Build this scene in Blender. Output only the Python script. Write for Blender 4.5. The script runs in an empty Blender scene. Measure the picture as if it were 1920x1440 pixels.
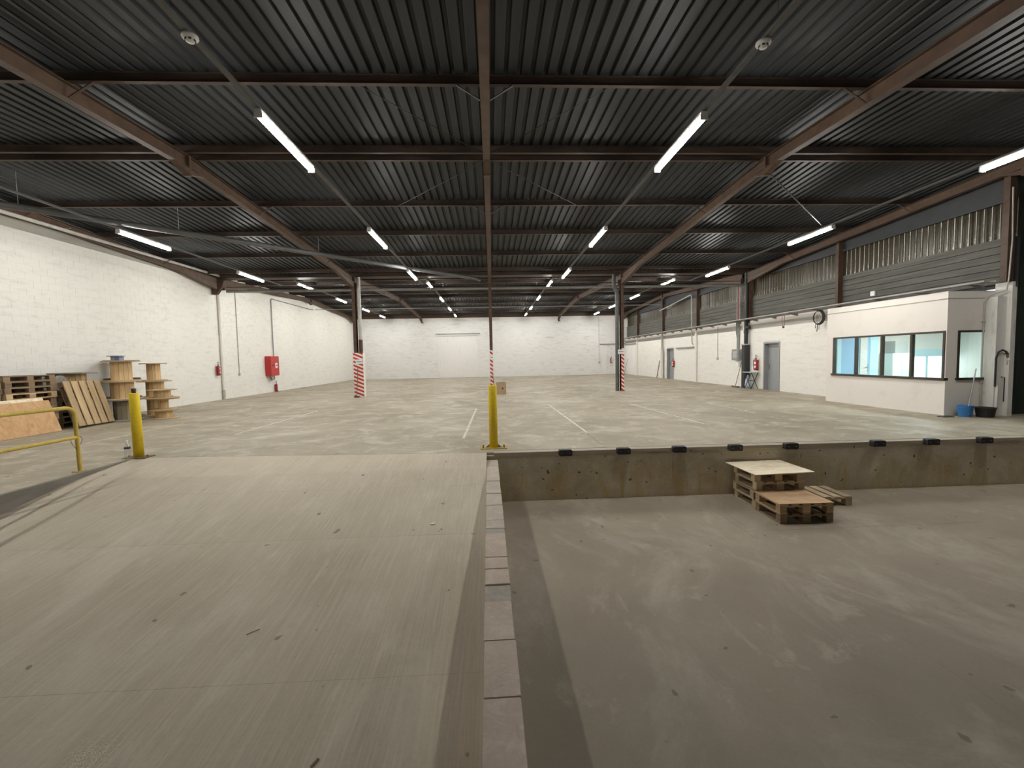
import bpy, math, random
from mathutils import Vector, Matrix
R = random.Random(7)
scene = bpy.context.scene

# ------------------------------------------------------------------ camera
YAW, PITCH, ROLL = math.radians(2.596), math.radians(3.368), math.radians(-1.1387)
FOCAL_PX = 815.2
def cam_axes():
    fwd = Vector((math.sin(YAW), math.cos(YAW), 0)); right = Vector((math.cos(YAW), -math.sin(YAW), 0)); up = Vector((0, 0, 1))
    f2 = fwd * math.cos(PITCH) - up * math.sin(PITCH); u2 = up * math.cos(PITCH) + fwd * math.sin(PITCH)
    r3 = right * math.cos(ROLL) + u2 * math.sin(ROLL); u3 = u2 * math.cos(ROLL) - right * math.sin(ROLL)
    return r3, u3, f2
cr, cu, cf = cam_axes()
cam_data = bpy.data.cameras.new('camera'); cam = bpy.data.objects.new('camera', cam_data)
scene.collection.objects.link(cam)
cam_data.sensor_width = 36.0; cam_data.lens = FOCAL_PX / 1920 * 36.0
cam_data.clip_start = 0.05; cam_data.clip_end = 200
m = Matrix.Identity(4)
for i in range(3):
    m[i][0] = cr[i]; m[i][1] = cu[i]; m[i][2] = -cf[i]
m.translation = Vector((0, 0, 1.63))
cam.matrix_world = m
scene.camera = cam

# ------------------------------------------------------------------ world, exposure
world = bpy.data.worlds.new('world'); scene.world = world; world.use_nodes = True
wb = world.node_tree.nodes['Background']
wb.inputs['Color'].default_value = (0.86, 0.93, 1.0, 1); wb.inputs['Strength'].default_value = 2.2   # overcast daylight outside
vs = scene.view_settings
vs.view_transform = 'Standard'; vs.look = 'None'; vs.gamma = 1.0; vs.use_curve_mapping = False
vs.exposure = 0.0
LAMP = 185.0            # brightness of the batten diffusers
LAMP_COL = (1.0, 0.98, 0.93)

# ------------------------------------------------------------------ helpers
COL = scene.collection
class MB:
    def __init__(s): s.v = []; s.f = []; s.sm = []
    def add(s, vs_, fs, smooth=False):
        o = len(s.v); s.v += [tuple(p) for p in vs_]
        for f in fs: s.f.append(tuple(i + o for i in f)); s.sm.append(smooth)
        return s
    def box(s, x0, x1, y0, y1, z0, z1):
        v = [(x, y, z) for z in (z0, z1) for y in (y0, y1) for x in (x0, x1)]
        return s.add(v, [(0, 2, 3, 1), (4, 5, 7, 6), (0, 1, 5, 4), (2, 6, 7, 3), (0, 4, 6, 2), (1, 3, 7, 5)])
    def bev(s, x0, x1, y0, y1, z0, z1, b):
        """box with chamfered vertical and top edges"""
        ring = lambda i, z: [(x0+i, y0+i+b, z), (x0+i+b, y0+i, z), (x1-i-b, y0+i, z), (x1-i, y0+i+b, z), (x1-i, y1-i-b, z), (x1-i-b, y1-i, z), (x0+i+b, y1-i, z), (x0+i, y1-i-b, z)]
        v = ring(0, z0) + ring(0, z1-b) + ring(b*0.8, z1); n = 8
        f = [tuple(range(n-1, -1, -1)), tuple(range(2*n, 3*n))]
        for k in range(2):
            for i in range(n): j = (i+1) % n; f.append((k*n+i, k*n+j, (k+1)*n+j, (k+1)*n+i))
        return s.add(v, f)
    def obox(s, c, ax, ay, az):
        c = Vector(c); ax = Vector(ax); ay = Vector(ay); az = Vector(az)
        v = [c + ax*i + ay*j + az*k for k in (-1, 1) for j in (-1, 1) for i in (-1, 1)]
        return s.add(v, [(0, 2, 3, 1), (4, 5, 7, 6), (0, 1, 5, 4), (2, 6, 7, 3), (0, 4, 6, 2), (1, 3, 7, 5)])
    def cyl(s, p0, p1, r0, r1=None, n=16, caps=True):
        p0 = Vector(p0); p1 = Vector(p1); r1 = r0 if r1 is None else r1
        d = (p1 - p0).normalized(); a = d.orthogonal().normalized(); b = d.cross(a)
        v = []
        for p, r in ((p0, r0), (p1, r1)):
            for i in range(n):
                t = 2*math.pi*i/n; v.append(p + (a*math.cos(t) + b*math.sin(t))*r)
        s.add(v, [(i, (i+1) % n, n+(i+1) % n, n+i) for i in range(n)], True)
        if caps:
            s.add(v[:n], [tuple(range(n-1, -1, -1))]); s.add(v[n:], [tuple(range(n))])
        return s
    def tube(s, pts, r, n=8, closed=False):
        pts = [Vector(p) for p in pts]; N = len(pts); rings = []; prev = None
        for i, p in enumerate(pts):
            if closed: t = pts[(i+1) % N] - pts[i-1]
            else: t = pts[min(i+1, N-1)] - pts[max(i-1, 0)]
            t.normalize()
            a = (prev - t*prev.dot(t)) if prev is not None else t.orthogonal()
            if a.length < 1e-6: a = t.orthogonal()
            a.normalize(); prev = a; b = t.cross(a)
            rings.append([p + (a*math.cos(2*math.pi*k/n) + b*math.sin(2*math.pi*k/n))*r for k in range(n)])
        v = [q for g in rings for q in g]; f = []
        for i in range(N if closed else N-1):
            j = (i+1) % N
            for k in range(n): l = (k+1) % n; f.append((i*n+k, i*n+l, j*n+l, j*n+k))
        s.add(v, f, True)
        if not closed:
            s.add(rings[0], [tuple(range(n-1, -1, -1))]); s.add(rings[-1], [tuple(range(n))])
        return s
    def lathe(s, prof, n=20, c=(0, 0, 0)):
        """prof: list of (r, z); closed by caps where r is 0"""
        v = []; f = []; cx, cy, cz = c
        for r, z in prof:
            for i in range(n): t = 2*math.pi*i/n; v.append((cx + r*math.cos(t), cy + r*math.sin(t), cz + z))
        for k in range(len(prof)-1):
            for i in range(n): j = (i+1) % n; f.append((k*n+i, k*n+j, (k+1)*n+j, (k+1)*n+i))
        return s.add(v, f, True)
    def prism(s, poly, fn, a, b):
        """poly: list of 2-D points, fn(u, v, t) -> 3-D point, extruded from t=a to t=b"""
        n = len(poly); v = [fn(u, w, a) for u, w in poly] + [fn(u, w, b) for u, w in poly]
        f = [tuple(range(n-1, -1, -1)), tuple(range(n, 2*n))] + [(i, (i+1) % n, n+(i+1) % n, n+i) for i in range(n)]
        return s.add(v, f)
    def ibeam(s, p0, p1, side, w, h, tf=0.012, tw=0.008, h1=None):
        """I-section between p0 and p1 (points on the underside), depth h at p0 and h1 at p1, side = unit vector across the flanges"""
        p0 = Vector(p0); p1 = Vector(p1); S = Vector(side); Z = Vector((0, 0, 1)); h1 = h if h1 is None else h1
        def pr(hh): return [(-w/2, 0), (w/2, 0), (w/2, tf), (tw/2, tf), (tw/2, hh-tf), (w/2, hh-tf), (w/2, hh), (-w/2, hh), (-w/2, hh-tf), (-tw/2, hh-tf), (-tw/2, tf), (-w/2, tf)]
        v = [p0 + S*u + Z*q for u, q in pr(h)] + [p1 + S*u + Z*q for u, q in pr(h1)]
        n = 12
        f = [(i, (i+1) % n, n+(i+1) % n, n+i) for i in range(n)] + [tuple(range(n-1, -1, -1)), tuple(range(n, 2*n))]
        return s.add(v, f)
    def mesh(s, name, mat):
        me = bpy.data.meshes.new(name); me.from_pydata(s.v, [], s.f)
        me.polygons.foreach_set('use_smooth', s.sm)
        me.validate(); me.update()
        if mat: me.materials.append(mat)
        return me
    def build(s, name, mat, parent=None, **kw):
        o = bpy.data.objects.new(name, s.mesh(name, mat)); COL.objects.link(o)
        if parent: o.parent = parent
        tag(o, **kw); return o
def fix_normals():
    import bmesh
    for me in bpy.data.meshes:
        bm = bmesh.new(); bm.from_mesh(me); bmesh.ops.recalc_face_normals(bm, faces=bm.faces); bm.to_mesh(me); bm.free()
def tag(o, label=None, cat=None, group=None, kind=None):
    if label: o['label'] = label
    if cat: o['category'] = cat
    if group: o['group'] = group
    if kind: o['kind'] = kind
    return o
def empty(name, loc=(0, 0, 0), rz=0, label=None, cat=None, group=None, kind=None, parent=None):
    o = bpy.data.objects.new(name, None); COL.objects.link(o); o.location = loc; o.rotation_euler = (0, 0, rz)
    o.empty_display_size = 0.1
    if parent: o.parent = parent
    return tag(o, label, cat, group, kind)
def copy_tree(o, parent=None):
    c = o.copy(); COL.objects.link(c); c.parent = parent
    for ch in list(o.children): copy_tree(ch, c)
    return c
def at(name, mesh, parent, loc, scale=(1, 1, 1), rot=(0, 0, 0), **kw):
    o = bpy.data.objects.new(name, mesh); COL.objects.link(o); o.parent = parent; o.location = loc; o.scale = scale; o.rotation_euler = rot
    return tag(o, **kw)

# ------------------------------------------------------------------ materials
class NT:
    def __init__(s, name):
        s.m = bpy.data.materials.new(name); s.m.use_nodes = True; s.t = s.m.node_tree; s.n = s.t.nodes; s.l = s.t.links
        s.b = s.n['Principled BSDF']
    def new(s, t, **kw):
        n = s.n.new(t)
        for k, v in kw.items(): setattr(n, k, v)
        return n
    def set(s, n, k, v):
        if hasattr(v, 'is_output') or hasattr(v, 'links'): s.l.new(v, n.inputs[k])
        else: n.inputs[k].default_value = v
    def pos(s, world=False, scale=(1, 1, 1), off=(0, 0, 0), rot=(0, 0, 0)):
        src = s.new('ShaderNodeNewGeometry').outputs['Position'] if world else s.new('ShaderNodeTexCoord').outputs['Object']
        mp = s.new('ShaderNodeMapping'); s.l.new(src, mp.inputs['Vector'])
        mp.inputs['Scale'].default_value = scale; mp.inputs['Location'].default_value = off; mp.inputs['Rotation'].default_value = rot
        return mp.outputs['Vector']
    def noise(s, vec, scale, detail=4, rough=0.6, dist=0):
        n = s.new('ShaderNodeTexNoise'); s.l.new(vec, n.inputs['Vector']); n.inputs['Scale'].default_value = scale
        n.inputs['Detail'].default_value = detail; n.inputs['Roughness'].default_value = rough; n.inputs['Distortion'].default_value = dist
        return n.outputs['Fac']
    def ramp(s, fac, p0, p1, c0=0.0, c1=1.0):
        n = s.new('ShaderNodeMapRange'); s.l.new(fac, n.inputs['Value'])
        for k, v in zip(('From Min', 'From Max', 'To Min', 'To Max'), (p0, p1, c0, c1)): n.inputs[k].default_value = v
        n.clamp = True
        return n.outputs['Result']
    def math(s, op, a, b=0.0):
        n = s.new('ShaderNodeMath', operation=op); s.set(n, 0, a); s.set(n, 1, b); return n.outputs[0]
    def mix(s, fac, a, b):
        n = s.new('ShaderNodeMix', data_type='RGBA'); s.set(n, 0, fac)
        for i, c in ((6, a), (7, b)):
            if isinstance(c, tuple): n.inputs[i].default_value = (*c, 1) if len(c) == 3 else c
            else: s.l.new(c, n.inputs[i])
        return n.outputs[2]
    def sep(s, vec):
        n = s.new('ShaderNodeSeparateXYZ'); s.l.new(vec, n.inputs[0]); return n.outputs
    def col(s, c):
        if isinstance(c, tuple): s.b.inputs['Base Color'].default_value = (*c, 1)
        else: s.l.new(c, s.b.inputs['Base Color'])
    def rough(s, r): s.set(s.b, 'Roughness', r)
    def bump(s, h, strength=0.3, dist=0.01):
        n = s.new('ShaderNodeBump'); n.inputs['Strength'].default_value = strength; n.inputs['Distance'].default_value = dist
        s.l.new(h, n.inputs['Height']); s.l.new(n.outputs['Normal'], s.b.inputs['Normal'])
def simple(name, c, c2=None, scale=6.0, rough=0.6, metal=0.0, world=False, stretch=(1, 1, 1), bump=0.0, lo=0.35, hi=0.7, spec=0.5):
    t = NT(name); t.rough(rough); t.b.inputs['Specular IOR Level'].default_value = spec; t.b.inputs['Metallic'].default_value = metal
    if c2:
        v = t.pos(world, stretch); f = t.noise(v, scale, 5, 0.62)
        t.col(t.mix(t.ramp(f, lo, hi), c, c2))
        if bump: t.bump(f, bump, 0.006)
    else: t.col(c)
    return t.m
def emit(name, c, s):
    t = NT(name); t.b.inputs['Emission Color'].default_value = (*c, 1); t.b.inputs['Emission Strength'].default_value = s; t.col((0.8, 0.8, 0.8)); return t.m
M = {}
def concrete(name, base, light, dark, streak=(1, 1, 1), sscale=1.2, rough=0.72, lightamt=0.55, spots=True, brushed=None, marks=False):
    t = NT(name)
    big = t.noise(t.pos(True), 0.35, 4, 0.6); mid = t.noise(t.pos(True, streak), sscale, 8, 0.7, 0.8); fine = t.noise(t.pos(True), 38, 4, 0.7)
    c = t.mix(t.ramp(big, 0.34, 0.66), dark, base)
    c = t.mix(t.math('MULTIPLY', t.ramp(mid, 0.5, 0.66), lightamt), c, light)
    scuff = t.noise(t.pos(True, streak, (2, 9, 4)), sscale*3.2, 6, 0.72, 0.5)
    c = t.mix(t.math('MULTIPLY', t.ramp(scuff, 0.57, 0.66), lightamt*0.8), c, light)
    d2 = t.noise(t.pos(True, streak, (7, 3, 1)), sscale*1.7, 7, 0.72, 0.9)
    c = t.mix(t.math('MULTIPLY', t.ramp(d2, 0.54, 0.7), 0.6), c, dark)
    c = t.mix(t.ramp(fine, 0.2, 0.8, 0.0, 0.16), c, (0.05, 0.045, 0.04))
    if brushed:
        br = t.noise(t.pos(True, brushed), 9, 3, 0.7); br2 = t.noise(t.pos(True, (brushed[0]*3, brushed[1]*2, 1)), 9, 3, 0.7)
        c = t.mix(t.ramp(br, 0.48, 0.64, 0.0, 0.2), c, light); c = t.mix(t.ramp(br2, 0.5, 0.62, 0.0, 0.16), c, light)
        c = t.mix(t.ramp(br, 0.28, 0.44, 0.18, 0.0), c, dark)
    if spots:
        sp = t.noise(t.pos(True, (1, 0.8, 1), (11, 5, 2)), 7.5, 2, 0.45)
        c = t.mix(t.ramp(sp, 0.735, 0.76, 0.0, 0.6), c, (0.09, 0.075, 0.06))
    if marks:                                    # tyre marks near the railing, long hairline crack
        x, y, z = t.sep(t.pos(True))
        for (sl, c0, w_, a_) in ((0.73, -10.40, 0.03, 0.45), (0.80, -11.05, 0.05, 0.4)):
            d_ = t.math('ABSOLUTE', t.math('SUBTRACT', x, t.math('ADD', t.math('MULTIPLY', y, sl), c0)))
            k = t.math('MULTIPLY', t.ramp(d_, w_, w_*2.2, a_, 0.0), t.ramp(mid, 0.35, 0.55))
            k = t.math('MULTIPLY', k, t.ramp(y, 6.9, 6.3, 0.0, 1.0)); c = t.mix(k, c, (0.10, 0.085, 0.065))
        d_ = t.math('ABSOLUTE', t.math('SUBTRACT', x, t.math('ADD', t.math('MULTIPLY', mid, 0.09), -2.28)))
        k = t.math('MULTIPLY', t.ramp(d_, 0.003, 0.008, 0.5, 0.0), t.ramp(y, 4.4, 3.9, 0.0, 1.0)); c = t.mix(k, c, dark)
    t.col(c); t.rough(t.ramp(mid, 0.3, 0.7, rough+0.1, rough-0.08)); t.bump(fine, 0.18, 0.004)
    return t.m
M['floor'] = concrete('floor_concrete', (0.41, 0.358, 0.266), (0.62, 0.56, 0.445), (0.275, 0.235, 0.162), (0.9, 1.0, 1), 1.3, rough=0.6, lightamt=0.55)
M['ramp'] = concrete('ramp_concrete', (0.55, 0.485, 0.375), (0.68, 0.61, 0.49), (0.42, 0.36, 0.268), (1.3, 0.4, 1), 0.9, lightamt=0.35, brushed=(4.5, 0.10, 1), marks=True)
M['pit'] = concrete('pit_concrete', (0.37, 0.312, 0.24), (0.47, 0.41, 0.325), (0.27, 0.222, 0.167), (1.0, 0.6, 1), 0.8)
M['edge'] = concrete('edge_concrete', (0.47, 0.41, 0.33), (0.55, 0.50, 0.42), (0.33, 0.28, 0.22), (0.3, 1, 1), 1.4)
def pit_wall():
    t = NT('pit_wall_concrete'); p = t.pos(True); z = t.sep(p)[2]
    a = t.noise(t.pos(True, (0.8, 1, 1.1)), 1.3, 7, 0.7, 0.5); b = t.noise(t.pos(True, (2.2, 1, 0.55), (3, 1, 0)), 1.6, 6, 0.72, 1.0); f = t.noise(p, 30, 4, 0.7)
    c = t.mix(t.ramp(a, 0.32, 0.68), (0.40, 0.345, 0.24), (0.70, 0.62, 0.475))
    stain = t.math('MULTIPLY', t.ramp(b, 0.44, 0.62), t.ramp(z, -0.2, -0.5, 0.0, 0.75))
    c = t.mix(stain, c, (0.52, 0.385, 0.16))
    up = t.math('MULTIPLY', t.ramp(a, 0.5, 0.62), t.ramp(z, -0.34, -0.24, 0.0, 0.6))
    c = t.mix(up, c, (0.62, 0.57, 0.47))
    sp = t.noise(t.pos(True, (1, 1, 1.2), (5, 2, 9)), 9.0, 2, 0.5)
    c = t.mix(t.ramp(sp, 0.69, 0.72, 0.0, 0.85), c, (0.035, 0.025, 0.02))
    c = t.mix(t.ramp(f, 0.3, 0.8, 0.0, 0.25), c, (0.05, 0.04, 0.03))
    t.col(c); t.rough(0.85); t.bump(a, 0.5, 0.02); return t.m
M['pit_wall'] = pit_wall()
def white_block(name, base, grey, stretch, amt=0.5):
    t = NT(name)
    a = t.noise(t.pos(True, stretch), 1.7, 6, 0.74, 0.25); b = t.noise(t.pos(True), 0.45, 4, 0.6); f = t.noise(t.pos(True), 26, 3, 0.6)
    k = t.math('MULTIPLY', t.ramp(a, 0.5, 0.74), t.ramp(b, 0.3, 0.65, 0.25, amt))
    c = t.mix(k, base, grey)
    t.col(c); t.rough(0.85); t.bump(f, 0.22, 0.004); return t.m
M['wl'] = white_block('white_blockwork_left', (0.74, 0.725, 0.675), (0.48, 0.46, 0.42), (1, 0.9, 4.0), 0.65)
M['wb'] = white_block('white_blockwork_back', (0.78, 0.77, 0.75), (0.44, 0.43, 0.415), (0.9, 1, 3.5), 0.8)
M['wr'] = white_block('white_blockwork_right', (0.76, 0.74, 0.69), (0.48, 0.46, 0.43), (1, 0.8, 4.0), 0.5)
M['mortar'] = simple('painted_joint', (0.70, 0.68, 0.63), (0.60, 0.58, 0.53), 5, 0.9, world=True)
M['grey_band'] = simple('grey_concrete_beam', (0.40, 0.385, 0.34), (0.30, 0.285, 0.25), 3, 0.85, world=True, stretch=(1, .3, 2))
M['curb_face'] = simple('dark_concrete_face', (0.22, 0.20, 0.17), (0.15, 0.135, 0.115), 4, 0.85, world=True, stretch=(1, .4, 2))
M['band'] = simple('tray_shadow_grey', (0.40, 0.385, 0.35), (0.33, 0.315, 0.285), 3, 0.85, world=True, stretch=(1, .3, 2))  # grey for the cable tray's shadow, put in as colour
M['office'] = simple('office_render', (0.74, 0.70, 0.65), (0.64, 0.60, 0.55), 1.5, 0.8, world=True, lo=0.55, hi=0.8)
M['pillar'] = simple('worn_white_pillar', (0.72, 0.70, 0.66), (0.45, 0.43, 0.395), 3.5, 0.85, world=True, stretch=(2, 2, 0.6), lo=0.55, hi=0.8)
M['deck'] = simple('dark_roof_deck', (0.024, 0.026, 0.0275), (0.015, 0.0162, 0.0172), 4, 0.5, world=True, stretch=(3, 0.2, 1), spec=0.2)
M['brown'] = simple('brown_steel_paint', (0.095, 0.057, 0.036), (0.056, 0.033, 0.021), 5, 0.55, world=True, spec=0.3)
M['brown2'] = simple('brown_purlin_paint', (0.066, 0.044, 0.033), (0.036, 0.024, 0.019), 4, 0.55, world=True, stretch=(.4, 1, 1), spec=0.25)
M['grey_pipe'] = simple('grey_painted_pipe', (0.30, 0.30, 0.295), (0.2, 0.2, 0.195), 4, 0.5)
M['light_pipe'] = simple('light_grey_pipe', (0.50, 0.48, 0.44), (0.38, 0.36, 0.33), 4, 0.5)
M['galv'] = simple('galvanised_steel', (0.5, 0.5, 0.49), (0.36, 0.36, 0.35), 12, 0.42, 0.5)
M['cross'] = simple('mid_grey_pipe', (0.24, 0.235, 0.225), (0.17, 0.165, 0.16), 4, 0.5)
M['tray'] = simple('dull_tray_steel', (0.34, 0.33, 0.31), (0.24, 0.235, 0.22), 5, 0.55)
M['rail'] = simple('grey_trunking', (0.11, 0.11, 0.108), (0.07, 0.07, 0.07), 6, 0.5)
M['dull_pipe'] = simple('dull_grey_pipe', (0.11, 0.11, 0.108), (0.075, 0.075, 0.074), 4, 0.5)
M['black'] = simple('black_plastic', (0.018, 0.018, 0.018), (0.03, 0.03, 0.03), 20, 0.5)
M['rubber'] = simple('black_rubber', (0.012, 0.013, 0.016), (0.03, 0.03, 0.032), 14, 0.65)
M['dark_panel'] = simple('dark_grey_fascia', (0.026, 0.028, 0.032), (0.018, 0.0195, 0.022), 3, 0.6, world=True)
M['dark_green'] = simple('dark_green_door', (0.045, 0.055, 0.045), (0.02, 0.025, 0.02), 3, 0.6, world=True, stretch=(3, 3, .4))
M['plank'] = simple('grey_wall_plank', (0.125, 0.122, 0.106), (0.065, 0.063, 0.054), 2.2, 0.85, world=True, stretch=(1, 0.35, 6), bump=0.4)
M['yellow'] = simple('yellow_paint', (0.84, 0.62, 0.02), (0.74, 0.53, 0.016), 18, 0.5)
M['yellow_rail'] = simple('pale_yellow_paint', (0.62, 0.46, 0.09), (0.45, 0.33, 0.06), 9, 0.55)
M['yellow_plate'] = simple('worn_yellow_plate', (0.55, 0.40, 0.10), (0.30, 0.17, 0.06), 16, 0.7)
M['red'] = simple('red_enamel', (0.42, 0.022, 0.018), None, rough=0.35)
M['red2'] = simple('red_cabinet_enamel', (0.48, 0.03, 0.025), (0.40, 0.022, 0.02), 9, 0.45)
M['white'] = simple('white_plastic', (0.78, 0.78, 0.77), None, rough=0.5)
M['sign'] = simple('white_sign_card', (0.74, 0.75, 0.76), None, rough=0.6)
M['print'] = simple('grey_print', (0.22, 0.23, 0.25), None, rough=0.7)
M['steel_dark'] = simple('dark_steel', (0.05, 0.05, 0.05), None, rough=0.4, metal=0.6)
M['chrome'] = simple('chrome', (0.7, 0.7, 0.7), None, rough=0.25, metal=1.0)
M['grey_door'] = simple('grey_door_paint', (0.30, 0.305, 0.31), (0.27, 0.275, 0.28), 4, 0.45, world=True)
M['white_door'] = simple('white_sliding_door', (0.78, 0.76, 0.735), (0.62, 0.6, 0.58), 2, 0.7, world=True, stretch=(5, 1, .5), lo=.55, hi=.8)
M['frame'] = simple('dark_window_frame', (0.045, 0.034, 0.022), (0.03, 0.022, 0.014), 9, 0.45)
M['card'] = simple('brown_cardboard', (0.42, 0.305, 0.19), (0.36, 0.26, 0.16), 6, 0.85)
M['line'] = simple('white_floor_paint', (0.66, 0.63, 0.56), (0.42, 0.38, 0.31), 5, 0.75, world=True, lo=0.45, hi=0.6)
M['kerb'] = concrete('kerb_block', (0.60, 0.495, 0.405), (0.70, 0.60, 0.51), (0.43, 0.34, 0.275), (1, 1, 1), 5, spots=False)
M['kerb2'] = concrete('kerb_patch', (0.42, 0.375, 0.32), (0.52, 0.475, 0.41), (0.32, 0.28, 0.235), (1, 1, 1), 5, spots=False)
M['kerb3'] = concrete('kerb_block_pale', (0.50, 0.44, 0.36), (0.60, 0.54, 0.46), (0.38, 0.32, 0.26), (1, 1, 1), 5, spots=False)
M['blue'] = simple('blue_bucket_plastic', (0.04, 0.20, 0.50), None, rough=0.4)
M['blue_card'] = simple('blue_box_card', (0.10, 0.22, 0.50), None, rough=0.6)
M['navy'] = simple('navy_label', (0.02, 0.03, 0.12), None, rough=0.5)
M['green_cable'] = simple('grey_green_cable', (0.13, 0.17, 0.12), (0.2, 0.2, 0.17), 12, 0.6)
M['red_cable'] = simple('red_brown_cable', (0.32, 0.08, 0.05), None, rough=0.6)
M['pale_blue'] = simple('pale_blue_laminate', (0.45, 0.55, 0.60), None, rough=0.5)
M['bag'] = simple('blue_white_plastic_bag', (0.55, 0.62, 0.70), (0.30, 0.38, 0.5), 9, 0.5)
M['iron'] = simple('rusty_bolt', (0.10, 0.06, 0.035), (0.2, 0.13, 0.08), 30, 0.7)
M['cup'] = simple('brown_cup', (0.06, 0.03, 0.018), None, rough=0.4)
M['disc_grey'] = simple('weathered_grey_disc', (0.30, 0.275, 0.24), (0.2, 0.185, 0.165), 5, 0.85, stretch=(.6, 4, 1))
M['off_wall'] = simple('office_inner_wall', (0.72, 0.74, 0.70), None, rough=0.8)
M['off_door'] = simple('light_blue_door', (0.28, 0.47, 0.66), None, rough=0.5)
M['off_frame'] = simple('pale_blue_frame', (0.50, 0.72, 0.80), None, rough=0.5)
M['off_white'] = simple('white_cabinet', (0.68, 0.76, 0.72), None, rough=0.5)
M['off_grey'] = simple('grey_blind', (0.36, 0.37, 0.35), None, rough=0.7)
M['off_floor'] = simple('office_floor', (0.35, 0.33, 0.30), None, rough=0.6)
def wood(name, c, d, axis=0, knots=True):
    st = [14, 14, 14]; st[axis] = 0.9
    t = NT(name); oi = t.new('ShaderNodeObjectInfo').outputs['Random']
    mp = t.new('ShaderNodeMapping'); t.l.new(t.new('ShaderNodeTexCoord').outputs['Object'], mp.inputs['Vector']); mp.inputs['Scale'].default_value = st
    cx = t.new('ShaderNodeCombineXYZ')
    for k in range(3): t.l.new(t.math('MULTIPLY', oi, 17.0 + 9*k), cx.inputs[k])
    t.l.new(cx.outputs[0], mp.inputs['Location'])
    g = t.noise(mp.outputs['Vector'], 1.6, 5, 0.65, 0.7)
    base = t.mix(t.ramp(g, 0.35, 0.68), c, d)
    hs = t.new('ShaderNodeHueSaturation'); t.l.new(base, hs.inputs['Color']); t.l.new(t.ramp(oi, 0, 1, 0.78, 1.12), hs.inputs['Value'])
    t.col(hs.outputs['Color']); t.rough(0.75); t.bump(g, 0.15, 0.003); return t.m
M['pine'] = wood('pine_board', (0.56, 0.41, 0.235), (0.40, 0.27, 0.14))
M['pine_z'] = wood('pine_staves', (0.72, 0.52, 0.28), (0.58, 0.39, 0.19), 2)
M['pine_dark'] = wood('weathered_pallet_board', (0.28, 0.195, 0.115), (0.16, 0.105, 0.06))
M['pine_dirty'] = wood('dirty_pallet_board', (0.16, 0.105, 0.06), (0.085, 0.055, 0.03))
M['pine_pale'] = wood('pale_pallet_board', (0.60, 0.49, 0.33), (0.45, 0.35, 0.22))
M['flange'] = wood('reel_flange_board', (0.56, 0.42, 0.25), (0.42, 0.30, 0.17))
M['stave_grey'] = wood('weathered_staves', (0.36, 0.30, 0.20), (0.24, 0.19, 0.12), 2)
M['flange_dark'] = wood('dark_reel_flange', (0.17, 0.135, 0.10), (0.11, 0.085, 0.06))
def ply(name, c, d, st=(1.6, 5, 3), amt=(0.4, 0.7)):
    t = NT(name); g = t.noise(t.pos(False, st), 1.7, 6, 0.65, 1.2); g2 = t.noise(t.pos(False, (1.4, 1.4, 1.4)), 2.0, 4, 0.6)
    cc = t.mix(t.ramp(g, *amt), c, d); cc = t.mix(t.ramp(g2, 0.5, 0.72, 0, 0.55), cc, d)
    t.col(cc); t.rough(0.7); return t.m
M['ply_tan'] = ply('tan_plywood', (0.60, 0.38, 0.19), (0.47, 0.26, 0.11))
M['ply_pale'] = ply('pale_plywood_sheet', (0.84, 0.74, 0.55), (0.50, 0.40, 0.27), (1.2, 2.2, 3), (0.5, 0.72))
M['ply_brown'] = ply('brown_plywood_sheet', (0.58, 0.385, 0.225), (0.45, 0.28, 0.155))
def stripes(name, period, slope):
    t = NT(name); s_ = t.sep(t.pos(False)); v = t.math('ADD', s_[2], t.math('MULTIPLY', s_[0], slope))
    f = t.math('FRACT', t.math('DIVIDE', v, period)); k = t.math('GREATER_THAN', f, 0.52)
    t.col(t.mix(k, (0.52, 0.035, 0.02), (0.76, 0.72, 0.68))); t.rough(0.55); return t.m
M['stripe'] = stripes('red_white_stripe', 0.172, 0.42)
M['stripe_narrow'] = stripes('red_white_stripe_narrow', 0.185, 0.75)
def glass(name, tint=(1, 1, 1), refl=0.08):
    t = NT(name); t.n.remove(t.b); out = t.n['Material Output']
    tr = t.new('ShaderNodeBsdfTransparent'); tr.inputs[0].default_value = (*tint, 1); gl = t.new('ShaderNodeBsdfGlossy'); gl.inputs['Roughness'].default_value = 0.03
    mx = t.new('ShaderNodeMixShader'); mx.inputs[0].default_value = refl
    t.l.new(tr.outputs[0], mx.inputs[1]); t.l.new(gl.outputs[0], mx.inputs[2]); t.l.new(mx.outputs[0], out.inputs[0]); return t.m
M['glass'] = glass('window_glass', (0.93, 0.98, 0.97), 0.06)
M['bottle'] = glass('clear_plastic', (0.95, 0.96, 0.95), 0.16)
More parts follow.
